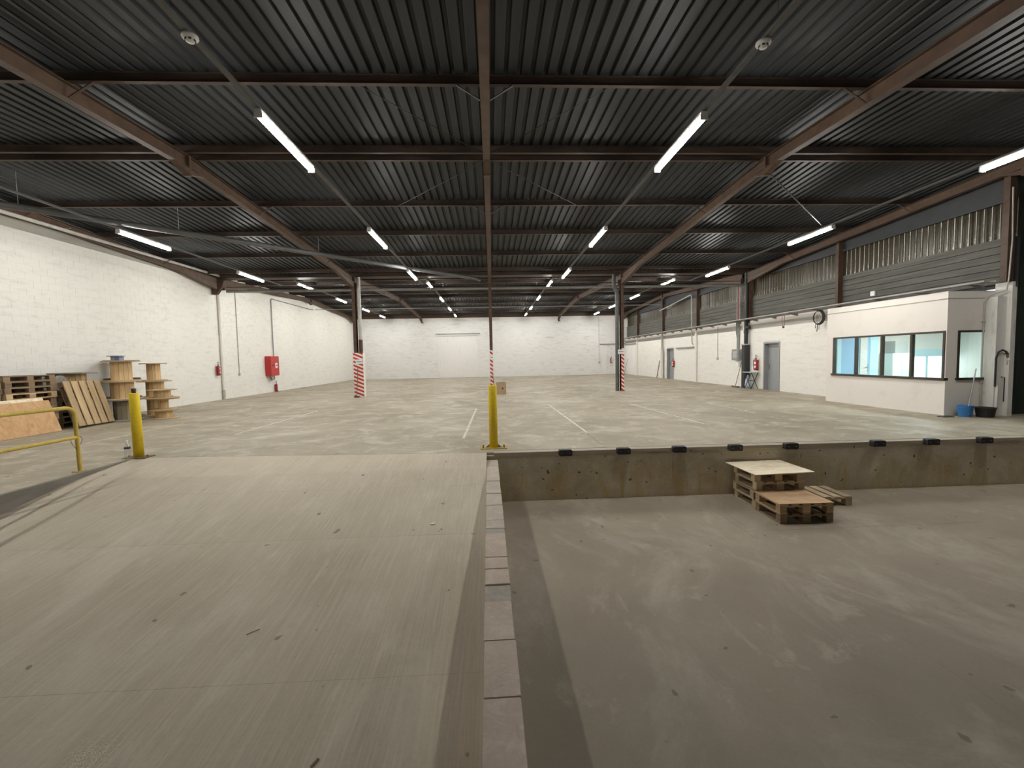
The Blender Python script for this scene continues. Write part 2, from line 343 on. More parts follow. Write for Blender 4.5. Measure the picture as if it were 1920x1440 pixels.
def translucent_sheet():
    t = NT('dirty_translucent_sheet'); out = t.n['Material Output']; t.n.remove(t.b)
    a = t.noise(t.pos(True, (1, 4, 0.9)), 1.3, 6, 0.75, 0.3); b = t.noise(t.pos(True, (1, 3, 2)), 9, 5, 0.75); y = t.sep(t.pos(True))[1]; z = t.sep(t.pos(True))[2]
    crest = t.math('SINE', t.math('ADD', t.math('MULTIPLY', y, 2*math.pi/0.177), 0.9))           # cleaner along one flank of each corrugation
    crest = t.math('ADD', crest, t.ramp(y, 17.0, 24.0, 0.0, 0.55))                                # far bays are less soiled
    k = t.math('MULTIPLY', t.ramp(crest, 0.80, 0.94), t.ramp(a, 0.36, 0.50)); k = t.math('MULTIPLY', k, t.ramp(b, 0.2, 0.48))
    low = t.math('MULTIPLY', t.ramp(z, 4.55, 4.3), t.math('MULTIPLY', t.ramp(b, 0.46, 0.6), t.ramp(crest, -0.2, 0.5)))   # washed patches at the foot
    k = t.math('MAXIMUM', k, low); m2 = t.ramp(b, 0.3, 0.7)
    c = t.mix(k, t.mix(m2, (0.004, 0.0028, 0.001), (0.032, 0.022, 0.008)), (0.80, 0.76, 0.60))
    d = t.new('ShaderNodeBsdfPrincipled'); t.l.new(t.mix(k, t.mix(m2, (0.016, 0.011, 0.004), (0.075, 0.054, 0.023)), (0.60, 0.56, 0.45)), d.inputs['Base Color']); d.inputs['Roughness'].default_value = 0.35
    tl = t.new('ShaderNodeBsdfTranslucent'); t.l.new(c, tl.inputs[0])
    mx = t.new('ShaderNodeMixShader'); mx.inputs[0].default_value = 0.5
    t.l.new(d.outputs[0], mx.inputs[1]); t.l.new(tl.outputs[0], mx.inputs[2]); t.l.new(mx.outputs[0], out.inputs[0]); return t.m
M['sheet'] = translucent_sheet()
M['lamp'] = emit('lamp_diffuser', LAMP_COL, LAMP)
M['office_lamp'] = emit('office_ceiling_lamp', (0.88, 0.98, 1.0), 58.0)
M['daylight'] = emit('daylit_window_pane', (0.92, 0.97, 1.0), 2.2)

# ------------------------------------------------------------------ room measures (metres, z = 0 on the warehouse floor)
XL, XR, YB, YF = -12.45, 12.3, 39.5, -3.4
EDGE = 7.45                      # front edge of the raised floor
PIT = -0.86
RIDGE1, VALLEY, RIDGE2 = 9.5, 20.4, 30.3
SL = 0.045
def rafter_z(y):                 # underside of the rafters
    return 5.68 - SL*(abs(y-RIDGE1) if y < VALLEY-0.05 else abs(y-RIDGE2))
RAMP = [(12, 0), (7.5, 0), (6.8, -.085), (6.2, -.18), (5.5, -.29), (4.9, -.37), (3.9, -.455), (3.2, -.51), (2.2, -.575), (1, -.63), (-6, -.72)]
def ramp_z(y):
    for (y0, z0), (y1, z1) in zip(RAMP, RAMP[1:]):
        if y1 <= y <= y0: return z1 + (z0-z1)*(y-y1)/(y0-y1)
    return RAMP[-1][1]
unit = MB().box(-.5, .5, -.5, .5, -.5, .5)

# ------------------------------------------------------------------ floor: slabs with open joints, edge strip, painted lines
floor = empty('floor', kind='structure')
MB().box(XL-.3, 16.4, 7.7, YB+.3, -0.5, -0.045).build('base_layer', M['pit'], floor)
MB().box(XL-.3, -6.4, YF-.3, 8.2, -0.95, -0.045).build('base_layer', M['pit'], floor)
xj = [XL-.2, -9.2, -6.35, -3.02, 2.0, 6.4, 10.6, 13.6]; yj = [7.75, 9.75, 15.0, 20.4, 25.6, 30.8, 36.0, YB+.2]; g = 0.005
for i in range(7):
    for j in range(7):
        x0, x1, y0, y1 = xj[i], xj[i+1], yj[j], yj[j+1]
        if i in (2, 3) and j == 0:       # over the ramp the joint runs slightly askew
            skew = lambda x: EDGE + 0.05 + 0.07*max(0, -x)
            v = [(x0+g/2, skew(x0)+g, 0), (min(x1, 0.0) - (g/2 if x1 <= 0 else 0), skew(min(x1, 0))+g, 0)]
            if x1 > 0: v += [(x1-g/2, y0+g, 0)] if False else [(0.0, y0+g/2, 0), (x1-g/2, y0+g/2, 0)]
            v += [(x1-g/2, y1-g/2, 0), (x0+g/2, y1-g/2, 0)]
            n = len(v); vv = [(a, b, -0.05) for a, b, c in v] + v
            MB().add(vv, [tuple(range(n, 2*n)), tuple(range(n-1, -1, -1))] + [(k, (k+1) % n, n+(k+1) % n, n+k) for k in range(n)]).build('slab', M['floor'], floor)
        else:
            MB().box(x0+g/2, x1-g/2, y0+g/2, y1-g/2, -0.05, 0).build('slab', M['floor'], floor)
for x0, x1, y0, y1 in ((XL-.2, -9.2, 3.2, 7.75), (-9.2, -6.42, 3.2, 7.75), (XL-.2, -9.2, YF, 3.2), (-9.2, -6.42, YF, 3.2)):
    MB().box(x0+g/2, x1-g/2, y0+g/2, y1-g/2, -0.05, 0).build('slab', M['floor'], floor)
for x0, x1 in ((0.0, 2.0), (2.0, 6.4), (6.4, 10.6), (10.6, 14.2)):
    MB().box(x0+g/4, x1-g/4, EDGE, 7.62, -0.05, 0.0).build('edge_strip', M['edge'], floor)
    MB().box(x0+g/4, x1-g/4, 7.632, 7.747, -0.05, 0.002).build('edge_strip', M['floor'], floor)
for (x0, y0, x1, y1, w) in ((-0.54, 14.5, -0.62, 8.95, .055), (1.94, 14.8, 2.02, 9.2, .05), (4.68, 14.6, 4.98, 9.9, .05), (-5.88, 14.8, -5.98, 10.3, .05), (7.26, 14.4, 7.28, 11.7, .05), (-8.6, 12.4, -8.7, 9.6, .05)):
    d = Vector((x1-x0, y1-y0, 0)); n_ = Vector((-d.y, d.x, 0)).normalized()*w/2
    MB().obox(((x0+x1)/2, (y0+y1)/2, 0.0005), d/2, n_, (0, 0, 0.0012)).build('painted_line', M['line'], floor)

kx = lambda y: -0.03 + 0.0085*(7.43-y)          # axis of the kerb
# ramp: slabs between joints
ramp = empty('ramp_floor', kind='structure', label='broom-finished concrete ramp sloping down beside the block kerb')
rj = [9.0, 6.19, 4.91, 2.89, 0.6, -1.6, YF-.2]
for a, b in zip(rj, rj[1:]):
    ys = sorted({a-.0008, b+.0008} | {y for y, z in RAMP if b+.004 < y < a-.004}, reverse=True)
    if a == 9.0: ys = [y for y in ys if y < 7.5]
    mb = MB(); xs = [-6.36, -3.2, -0.125]
    top = []
    for k, y in enumerate(ys):
        top.append([(x if i < 2 else kx(y)-.1005, y, ramp_z(y)) for i, x in enumerate(xs)])
    if a == 9.0: top.insert(0, [(x, EDGE + 0.045 + 0.07*max(0, -x), 0) for x in xs])
    v = [p for r_ in top for p in r_]; nn = len(top)
    f = [(k*3+i, k*3+i+1, (k+1)*3+i+1, (k+1)*3+i) for k in range(nn-1) for i in range(2)]
    lo = len(v); v += [(x, y, z-0.06) for x, y, z in v]
    f += [(lo+a_, lo+b_, lo+c_, lo+d_) for a_, d_, c_, b_ in f]
    f += [(k, k+1, lo+k+1, lo+k) for k in (0, 1)] + [((nn-1)*3+k, (nn-1)*3+k+1, lo+(nn-1)*3+k+1, lo+(nn-1)*3+k) for k in (0, 1)]
    f += [(k*3+e, (k+1)*3+e, lo+(k+1)*3+e, lo+k*3+e) for k in range(nn-1) for e in (0, 2)]
    mb.add(v, f).build('slab', M['ramp'], ramp)
MB().box(-6.4, -0.1, YF-.2, 8.0, -1.1, -0.74).build('base_layer', M['pit'], ramp)

# pit floor
pit = empty('pit_floor', kind='structure', label='stained concrete floor of the loading pit')
MB().box(-0.1, 14.4, YF-.2, EDGE+.2, -1.2, PIT-0.045).build('base_layer', M['pit'], pit)
for x0, x1, y0, y1 in ((-0.1, 2.02, 5.82, EDGE), (2.02, 3.5, 5.82, EDGE), (3.5, 7.0, 5.82, EDGE), (7.0, 14.3, 3.0, EDGE), (-0.1, 3.5, 1.0, 5.82), (3.5, 7.0, 1.0, 5.82), (-0.1, 7.0, YF-.1, 1.0), (7.0, 14.3, YF-.1, 3.0)):
    MB().box(x0+.001, x1-.001, y0+.001, y1-.001, PIT-0.05, PIT+R.uniform(-.0015, .0015)).build('slab', M['pit'], pit)
wall_pit = MB().box(-0.12, 14.3, EDGE+0.012, 7.75, -1.0, -0.05).build('wall_pit', M['pit_wall'], kind='structure')
wall_ramp = MB().box(-6.425, -6.355, YF, 7.95, -1.0, -0.002).build('wall_ramp', M['curb_face'], kind='structure')

# kerb of concrete blocks between ramp and pit
kerb = empty('kerb', kind='structure', label='low block kerb dividing the ramp and the loading pit')
kj = [7.43, 7.0, 6.56, 6.12, 5.68, 5.54, 5.1, 4.62, 4.38, 4.25, 3.73, 3.52, 3.27, 3.04, 2.6, 2.14, 1.68, 1.22, .76, .30, -.16, -.62, -1.08, -1.54, -2.0]
for k, (a, b) in enumerate(zip(kj, kj[1:])):
    mat = M['kerb2'] if k in (12, 8) else (M['kerb3'] if k < 8 else M['kerb'])
    o = MB().bev(-0.098, 0.098, -(a-b)/2+.0025, (a-b)/2-.0025, -0.76, 0, 0.005).build('kerb_block', mat, kerb)
    o.location = (kx((a+b)/2) + R.uniform(-.003, .003), (a+b)/2, -0.11 + R.uniform(-.004, .004) - (0.006 if k == 12 else 0)); o.rotation_euler = (0, 0, 0.0085)
MB().box(-0.03, 0.05, -2.0, 7.4, -0.80, -0.132).build('mortar_bed', M['mortar'], kerb)

# ------------------------------------------------------------------ walls
unit_wl = unit.mesh('block', M['wl']); unit_wr = unit.mesh('block', M['wr'])
def block_spans(a0, a1, z0, z1, holes, bl=0.4, bh=0.2):
    """running bond: (a, z, la, lz) for each block, cut at holes (a0, a1, z0, z1)"""
    out = []; nz = int(math.ceil((z1-z0)/bh - 1e-6))
    for k in range(nz):
        za, zb = z0+k*bh, min(z0+(k+1)*bh, z1); s = a0 - (0.5*bl if k % 2 else 0)
        while s < a1 - 0.02:
            parts = [(max(s, a0), min(s+bl, a1))]
            for h0, h1, hz0, hz1 in holes:
                if zb > hz0+.02 and za < hz1-.02:
                    q = []
                    for p0, p1 in parts:
                        if p1 <= h0 or p0 >= h1: q.append((p0, p1)); continue
                        if p0 < h0-.02: q.append((p0, h0))
                        if p1 > h1+.02: q.append((h1, p1))
                    parts = q
            for p0, p1 in parts:
                if p1-p0 > 0.03: out.append(((p0+p1)/2, (za+zb)/2, p1-p0-.005, zb-za-.005))
            s += bl
    return out
wall_left = empty('wall_left', kind='structure')
MB().box(XL-.25, XL-.001, YF-.3, YB+.3, -0.9, 6.4).build('backing', M['mortar'], wall_left)
sp = block_spans(2.0, YB, 0.0, 5.3, [])
near = sorted([q for q in sp if q[0] > 11.3], key=lambda q: q[0])[:300]; ns = set(near)
for a, z, la, lz in near: at('block', unit_wl, wall_left, (XL-.003 + R.uniform(-.0012, .0012), a, z), (0.010, la, lz))
mb = MB()
for q in sp:
    if q in ns: continue
    a, z, la, lz = q; dx = R.uniform(-.0015, .0015); mb.box(XL-.008+dx, XL+.002+dx, a-la/2, a+la/2, z-lz/2, z+lz/2)
mb.build('blockwork', M['wl'], wall_left, kind='stuff')
MB().box(XL-.02, XL+.012, YF, 18.9, 5.3, 6.2).build('concrete_beam', M['grey_band'], wall_left)
MB().box(XL-.02, XL+.006, 18.9, YB, 5.3, 6.2).build('concrete_beam', M['wl'], wall_left)

wall_back = empty('wall_back', kind='structure')
MB().box(XL-.3, XR+.5, YB+.001, YB+.3, -0.3, 6.4).build('backing', M['mortar'], wall_back)
mb = MB()
for a, z, la, lz in block_spans(XL, XR+.3, 0, 5.7, [(-4.85, -1.2, 0, 3.72)], 0.4, 0.2):
    dy = R.uniform(-.002, .002); mb.box(a-la/2, a+la/2, YB-.003+dy, YB+.006, z-lz/2, z+lz/2)
mb.build('blockwork', M['wb'], wall_back, kind='stuff')
MB().box(XL, XR, YB-.10, YB-.008, 5.36, 5.55).build('trim_1', M['brown'], kind='structure')

DOORS = [(18.06, 19.16, 0, 2.13), (28.92, 30.06, 0, 2.13)]
wall_right = empty('wall_right', kind='structure')
for y0, y1, z0, z1 in ((14.0, 18.06, 0, 3.02), (19.16, 28.92, 0, 3.02), (30.06, YB+.3, 0, 3.02), (18.06, 19.16, 2.13, 3.02), (28.92, 30.06, 2.13, 3.02)):
    MB().box(XR+.001, XR+.25, y0, y1, z0-(0.2 if z0 == 0 else 0), z1).build('backing', M['mortar'], wall_right)
sp = block_spans(14.02, YB, 0, 3.02, DOORS)
near = sorted([q for q in sp], key=lambda q: q[0])[:300]; ns = set(near)
for a, z, la, lz in near: at('block', unit_wr, wall_right, (XR+.003 + R.uniform(-.0012, .0012), a, z), (0.010, la, lz))
mb = MB()
for q in sp:
    if q in ns: continue
    a, z, la, lz = q; dx = R.uniform(-.0015, .0015); mb.box(XR-.002+dx, XR+.008+dx, a-la/2, a+la/2, z-lz/2, z+lz/2)
mb.build('blockwork', M['wr'], wall_right, kind='stuff')
MB().box(XR-.02, XR+.165, 14.2, YB, 3.02, 3.19).build('ledge', M['office'], wall_right)
MB().box(XR-.012, XR, 14.2, YB, 2.78, 3.0).build('tray_shadow_strip', M['band'], wall_right)  # strip coloured as the shadow of the cable tray above
# planks, translucent sheets and dark fascia above the ledge, bay by bay
POSTS = [9.9, 15.0, 20.3, 25.6, 30.8, 36.2, 39.6]
plank_u = unit.mesh('plank', M['plank'])
for p0, p1 in zip(POSTS, POSTS[1:]):
    for k in range(6):
        h = 1.1/6; at('plank', plank_u, wall_right, (XR+.135 + R.uniform(-.008, .008), (p0+p1)/2, 3.2+h*(k+.5)), (0.05, p1-p0-.13, h-.013))
    n = 5; wd = (p1-p0)/n
    for k in range(n):
        ya = p0-.06+wd*k; mb = MB(); pts = []; q = 24
        for i in range(q+1):
            y = ya + (wd+.03)*i/q; pts.append((XR+.19 + 0.028*math.sin(2*math.pi*y/0.177) + (0.006 if k % 2 else 0), y))
        v = [(x, y, 4.27) for x, y in pts] + [(x, y, 5.2) for x, y in pts]
        mb.add(v, [(i, i+1, q+2+i, q+1+i) for i in range(q)], True).build('translucent_sheet', M['sheet'], wall_right)
    MB().box(XR+.166, XR+.18, p0-.07, p1+.07, 3.1, 4.28).build('plank_light_stop', M['dark_panel'], wall_right)  # added to stop outside light leaking through the plank gaps
    MB().box(XR+.11, XR+.15, p0+.07, p1-.07, 5.16, 6.2).build('fascia_panel', M['dark_panel'], wall_right)
MB().box(XR+.05, XR+.11, 9.9, YB, 5.13, 5.19).build('sheet_rail', M['dark_panel'], wall_right)
for p in POSTS[1:-1]:
    MB().ibeam((XR+.03, p, 3.1), (XR+.03, p, 3.1), (0, 1, 0), .1, .1) if False else None
    s_ = 'upper_post'
    MB().box(XR-.06, XR+.12, p-.06, p+.06, 3.1, 5.75).build(s_, M['brown'], wall_right)
    if p > 16: MB().box(XR-.10, XR+.02, p-.10+(.28 if 20 < p < 21 else 0), p+.10+(.28 if 20 < p < 21 else 0), 0, 3.05).build('pilaster', M['office'], wall_right)

# unseen wall behind the camera (a closed loading door), white to bounce light forward, side walls of the loading pit
wall_front_unseen = MB().box(XL-.3, 15.3, YF-.3, YF, -1.2, 6.4).build('wall_front_unseen', M['wb'], kind='structure')
wall_side = empty('wall_side', kind='structure', label='dark green boarded wall beside the loading pit')
MB().box(13.45, 13.6, YF-.3, 10.3, -1.2, 6.4).build('backing', M['dark_green'], wall_side)
for k in range(9):
    y = 10.1 - k*0.42; MB().box(13.40, 13.45, y-.40, y, 0.0, 5.4).build('board', M['dark_green'], wall_side)
MB().box(12.53, 13.6, 10.16, 10.24, -.1, 6.3).build('wall_return', M['dark_green'], kind='structure')

# ------------------------------------------------------------------ roof deck, purlins, rafters
ceiling = empty('ceiling', kind='structure')
def deck(y0, y1):
    zb = lambda y: rafter_z(y) + 0.24 + 0.14
    # valley side is read from the slope the sheet belongs to
    yy = [y0, y1]; mid = (y0+y1)/2; rid = RIDGE1 if mid < VALLEY else RIDGE2
    zz = [5.68 - SL*abs(y-rid) + 0.385 for y in yy]
    prof = []; x = XL - .2; p = 0.2
    while x < 13.6:
        prof += [(x, 0.0), (x+.118, 0.0), (x+.138, 0.045), (x+.18, 0.045)]; x += p
    n = len(prof)
    v = [(a, yy[0], zz[0]+b) for a, b in prof] + [(a, yy[1], zz[1]+b) for a, b in prof]
    MB().add(v, [(i, i+1, n+i+1, n+i) for i in range(n-1)]).build('roof_sheet', M['deck'], ceiling)
for y0, y1 in ((YF-.3, RIDGE1), (RIDGE1, VALLEY+.02), (VALLEY-.02, RIDGE2), (RIDGE2, YB+.3)): deck(y0, y1)
MB().box(XL-.3, 14, YF-.4, YB+.4, 6.25, 6.3).build('sky_light_stop', M['dark_panel'], ceiling)  # unseen sheet added above the deck to keep sky light out
PUR = [-2.8, -.35, 2.1, 4.52, 6.92, 9.36, 9.70, 12.15, 14.54, 16.93, 19.30] + [21.5, 23.0, 25.4, 27.8, 30.12, 30.5, 32.9, 35.2, 37.4, 39.2]
def purlin_z(y): return rafter_z(y) + 0.24
for y in PUR:
    z = purlin_z(y); MB().ibeam((XL, y, z), (13.3 if y < 10 else XR+.1, y, z), (0, 1, 0), 0.075, 0.145, 0.008, 0.006).build('purlin_beam', M['brown2'], kind='structure')
MB().box(XL, XR+.1, 20.12, 20.68, 5.44, 5.62).build('valley_gutter_beam', M['brown2'], kind='structure')
RX = [-12.15, -6.18, -0.015, 6.12, 12.1]
def rafter(x, segs, joints, braces, haunches):
    """segs: (y0, y1) runs; joints: ridge y; braces: purlins with knee braces; haunches: (y_deep, y_thin)"""
    o = empty('rafter_beam', (x, 0, 0), kind='structure')
    for y0, y1 in segs:
        MB().ibeam((0, y0, rafter_z(y0)), (0, y1, rafter_z(y1)), (1, 0, 0), 0.14, 0.24).build('beam_run', M['brown'], o)
    for y in joints:
        MB().box(-.072, .072, y-.028, y+.028, rafter_z(y)-0.17, rafter_z(y)+.24).build('ridge_plate', M['brown'], o)
        for s in (-1, 1):
            MB().add([(-.07, y, rafter_z(y)-.15), (.07, y, rafter_z(y)-.15), (.07, y+s*.42, rafter_z(y+s*.42)), (-.07, y+s*.42, rafter_z(y+s*.42)), (-.07, y, rafter_z(y)-.02), (.07, y, rafter_z(y)-.02)],
                     [(0, 1, 2, 3), (0, 3, 4), (1, 5, 2), (4, 3, 2, 5)]).build('ridge_haunch', M['brown'], o)
    for y in braces:
        for s in (-1, 1):
            if (x < -12 and s < 0) or (x > 12 and s > 0): continue
            d = Vector((s*.42, 0, .26)); MB().obox((s*.05+d.x/2, y, rafter_z(y)+.02+d.z/2-.01), d/2, (0, .02, 0), d.cross(Vector((0, 1, 0))).normalized()*.006).build('knee_brace', M['brown2'], o)
    for ya, yb in haunches:
        za, zb = rafter_z(ya), rafter_z(yb)
        MB().add([(-.07, ya, za-.26), (.07, ya, za-.26), (.07, yb, zb-.004), (-.07, yb, zb-.004), (.07, ya, za-.01), (-.07, ya, za-.01), ], [(0, 1, 2, 3), (0, 3, 5), (1, 4, 2), (5, 3, 2, 4), (0, 5, 4, 1)]).build('eaves_haunch', M['brown'], o)
    return o
for i, x in enumerate(RX):
    o = rafter(x, [(YF, RIDGE1), (RIDGE1, 20.16)], [RIDGE1], [2.1, 6.92, 12.15, 16.93], [(20.05, 17.7)])
    o = rafter(x, [(20.6, RIDGE2), (RIDGE2, YB-.02)], [RIDGE2], [25.4, 32.9, 37.4], [(20.6, 22.6), (YB-.1, 38.2)])
for sx in (-1, 1):
    MB().tube([(sx*1.95, 6.96, 5.83), (sx*0.12, 9.3, 5.90)], .008, 6).build('tie_beam', M['steel_dark'], kind='structure')
    MB().tube([(sx*0.12, 9.75, 5.90), (sx*2.4, 12.1, 5.80)], .008, 6).build('tie_beam', M['steel_dark'], kind='structure')
MB().tube([(6.2, 9.55, 5.58), (9.4, 11.9, 5.0)], .014, 6).build('tie_beam', M['steel_dark'], kind='structure')

# ------------------------------------------------------------------ columns with guards, signs and downpipes
def column(x, label):
    o = empty('steel_column', (x, 20.25, 0), label=label, cat='column', kind='thing', group='brown steel columns of the warehouse')
    mb = MB(); mb.box(-.068, .068, -.13, -.118, 0, 5.2); mb.box(-.068, .068, .118, .13, 0, 5.2); mb.box(-.005, .005, -.118, .118, 0, 5.2)
    mb.build('shaft', M['brown'], o)
    MB().box(-.11, .11, -.17, .17, 0, .02).build('base_plate', M['steel_dark'], o)
    MB().box(-.075, .075, -.15, .15, 5.2, 5.46).build('cap', M['brown'], o)
    return o
def sign(parent, x, y, z, w=.3, h=.19):
    s_ = MB().box(x-w/2, x+w/2, y-.006, y, z-h/2, z+h/2).build('sign_plate', M['sign'], parent, label='small white sign plate')
    MB().box(x-w*.36, x+w*.36, y-.0075, y-.0055, z-.018, z+.018).build('sign_print', M['print'], s_)
cl = column(-6.18, 'brown steel column boxed in a wide red and white striped guard')
g_ = MB().box(-.09, .34, -.20, -.175, 0, 2.02).build('striped_guard', M['stripe'], cl, label='red and white striped guard board')
MB().box(.34, .355, -.20, .10, 0, 2.0).build('guard_side', M['office'], g_)
sign(cl, .17, -.205, 1.62, .3, .2)
dp = MB().cyl((.215, 0, 2.62), (.215, 0, 5.44), .082, n=18).build('downpipe', M['light_pipe'], cl)
MB().cyl((.215, 0, 0), (.215, 0, 2.62), .088, n=18).build('downpipe_sleeve', M['brown'], dp)
cc = column(-0.015, 'brown steel column with narrow striped bands behind the yellow bollard')
MB().box(-.066, .066, -.136, -.1305, 0, 2.03).build('striped_band', M['stripe_narrow'], cc)
sign(cc, .01, -.14, 1.70, .16, .17)
cr_ = column(6.12, 'brown steel column with grey downpipe and narrow striped band')
MB().box(-.066, .066, -.136, -.1305, 0, 2.0).build('striped_band', M['stripe_narrow'], cr_)
sign(cr_, -.08, -.14, 1.84, .30, .2)
MB().tube([(-.36, 0, 5.44), (-.36, 0, 4.93), (-.34, 0, 4.85), (-.25, 0, 4.68), (-.22, 0, 4.6), (-.22, 0, 4.4), (-.22, 0, 2.2), (-.22, 0, 0.0)], .088, 16).build('downpipe', M['dull_pipe'], cr_)
# left wall column bracket
wb_ = empty('wall_bracket', (XL, 20.3, 4.75), label='brown steel corbel under the rafter on the white block wall', cat='bracket')
MB().prism([(0, .55), (.62, .55), (.55, .38), (.22, 0), (0, 0)], lambda u, w, t: (u*.9+.02, t, w), -.09, .09).build('gusset', M['brown'], wb_)
MB().box(.02, .60, -.12, .12, .55, .60).build('seat_plate', M['brown'], wb_)
for xx, lb in ((-6.1, 'brown rafter end shoe on the rear wall beside the sliding door'), (6.15, 'brown rafter end shoe high on the rear wall between two light rows')):
    b_ = empty('rafter_shoe', (xx, YB, 4.85), label=lb, cat='bracket')
    MB().box(-.08, .08, -.28, -.01, .05, .14).build('gusset', M['brown'], b_)
    MB().box(-.09, .09, -.14, -.008, -.08, .05).build('bearing_block', M['pillar'], b_)

# ------------------------------------------------------------------ batten lamps on suspended trunking
ROWS = [-9.05, -3.0, 3.0, 9.05]; ROWN = ['on the reel side', 'left of the middle column', 'right of the middle column', 'on the office side']
def make_lamp():
    o = empty('batten_lamp')
    MB().box(-.045, .045, -.86, .86, .02, .075).build('housing', M['white'], o)
    prof = [(-.05, .022)] + [(-.05*math.cos(t), .02-.055*math.sin(t)) for t in [math.pi*k/8 for k in range(9)]] + [(.05, .022)]
    MB().prism(prof, lambda u, w, t: (u, t, w), -.84, .84).build('diffuser', M['lamp'], o)
    for s in (-1, 1): MB().box(-.052, .052, s*.85-.012, s*.85+.012, -.036, .03).build('end_cap', M['white'], o)
    return o
ORD = ['first', 'second', 'third', 'fourth', 'fifth', 'sixth', 'seventh']
proto = None
YS1 = [6.92, 12.1, 17.15]; YS2 = [22.0, 27.1, 32.2, 37.0]
for r_, x in enumerate(ROWS):
    for k, y in enumerate(YS1 + YS2):
        z = 4.9 if k < 3 else 5.33
        if proto is None: proto = lamp = make_lamp()
        else: lamp = copy_tree(proto)
        lamp.location = (x, y, z)
        tag(lamp, f'lit batten lamp, {ORD[k]} from the front in the row {ROWN[r_]}', 'lamp', 'lit batten lamps under the roof')
    for bay, (y0, y1, z) in enumerate(((YF, 19.6, 4.98), (20.8, 39.2, 5.408))):
        tname = 'cable_trunking'
        o = empty(tname, (x, 0, z), label=f'grey lamp trunking rail in the {"front" if bay == 0 else "rear"} bay, {ROWN[r_]}', cat='trunking', group='lamp trunking rails')
        mb = MB(); mb.box(-.03, .03, y0, y1, 0.0, .035).build('rail', M['rail'], o)
        if bay == 0:
            for y in (4.52, 9.36, 14.54, 19.30): MB().tube([(0, y, .03), (0, y, purlin_z(y)-z+.01)], .003, 5).build('hanger_wire', M['steel_dark'], o)
        else:
            for y in (23.0, 27.8, 32.9, 37.4): MB().tube([(0, y, .03), (0, y, purlin_z(y)-z+.01)], .003, 5).build('hanger_wire', M['steel_dark'], o)
for x, y, lb in ((-3.0, 4.78, 'white round smoke detector over the ramp'), (3.0, 4.76, 'white round smoke detector over the loading pit')):
    o = empty('smoke_detector', (x, y, 4.98), label=lb, cat='detector')
    MB().lathe([(0, 0), (.075, 0), (.078, -.02), (.068, -.035), (0.045, -.038), (.04, -.06), (.0, -.062)], 20).build('housing', M['white'], o)
    for k in range(6):
        t = k*math.pi/3; MB().box(-.012, .012, -.004, .004, -.055, -.04).build('vent_slot', M['black'], o)
        ob = o.children[-1]; ob.location = (.046*math.cos(t), .046*math.sin(t), 0); ob.rotation_euler = (0, 0, t+math.pi/2)

# ------------------------------------------------------------------ pipes under the roof
pipe = empty('suspended_pipe', label='long grey pipe hung diagonally under the roof towards the middle column', cat='pipe')
P0, P1 = Vector((-11.6, 8.95, 5.15)), Vector((-0.5, 19.45, 5.15))
MB().cyl(P0, P1, .075, n=14).build('tube', M['dull_pipe'], pipe)
MB().cyl(P1 - (P1-P0).normalized()*.02, P1 + (P1-P0).normalized()*.06, .105, n=16).build('end_flange', M['dull_pipe'], pipe)
for t in (.12, .305, .545, .78):
    q = P0.lerp(P1, t); MB().tube([q + Vector((0, 0, .07)), q + Vector((0, 0, rafter_z(q.y)+.26-q.z))], .006, 5).build('hanger_rod', M['galv'], pipe)
tie = MB().cyl((-12.0, 20.62, 4.93), (12.2, 20.62, 4.93), .062, n=14).build('cross_pipe', M['cross'], label='straight pale grey pipe running wall to wall behind the columns', cat='pipe')
MB().cyl((-12.0, 20.62, 5.12), (12.2, 20.62, 5.12), .018, n=8).build('sprinkler_pipe', M['brown2'], label='thin brown pipe just above the pale cross pipe', cat='pipe')
MB().cyl((-12.1, 30.9, 5.26), (12.2, 30.9, 5.26), .022, n=8).build('conduit_pipe', M['light_pipe'], label='thin grey conduit crossing the rear bay under the ridge', cat='pipe')
wp = empty('wall_pipe', label='pale grey pipe along the top of the white block wall', cat='pipe')
MB().cyl((-12.02, 2, 5.47), (-12.02, 21.5, 5.55), .05, n=12).build('tube', M['light_pipe'], wp)
for y in (13.3, 16.1, 18.6, 21.2):
    MB().box(-12.4, -12.0, y-.02, y+.02, 5.60, 5.62).build('clip', M['galv'], wp)

# ------------------------------------------------------------------ left wall fittings
def pipe_run(name, pts, r, mat, label, cat='conduit', clips=(), box=None, group=None):
    o = empty(name, label=label, cat=cat, group=group)
    MB().tube(pts, r, 8).build('tube', mat, o)
    for c in clips: MB().bev(c[0]-.03, c[0]+.03, c[1]-.03, c[1]+.03, c[2]-.015, c[2]+.015, .005).build('clip', M['galv'], o)
    if box: MB().bev(*box, .008).build('socket_box', M['light_pipe'], o)
    return o
pipe_run('wall_post', [(XL+.07, 20.62, 0), (XL+.07, 20.62, 4.8)], .06, M['office'], 'white painted post pipe under the wall corbel', 'pipe')
MB().cyl((XL+.07, 20.62, 0), (XL+.07, 20.62, .45), .063, n=12).build('bare_foot', M['light_pipe'], bpy.data.objects['wall_post'])
pipe_run('socket_conduit', [(XL+.03, 22.0, 1.15), (XL+.03, 22.0, 5.25)], .014, M['grey_pipe'], 'thin vertical conduit ending in a socket on the white block wall', box=(XL+.01, XL+.07, 21.94, 22.06, 1.05, 1.17), clips=[(XL+.03, 22.0, 2.5), (XL+.03, 22.0, 4.0)])
pipe_run('hydrant_pipe', [(XL+.05, 25.42, 2.02), (XL+.05, 25.42, 5.2), (XL+.05, 25.5, 5.27), (XL+.05, 30.8, 5.27), (XL+.2, 30.9, 5.26)], .026, M['grey_pipe'], 'grey water pipe rising from the red fire hose cabinet', 'pipe', clips=[(XL+.05, 25.42, 3.2), (XL+.05, 28, 5.27)])
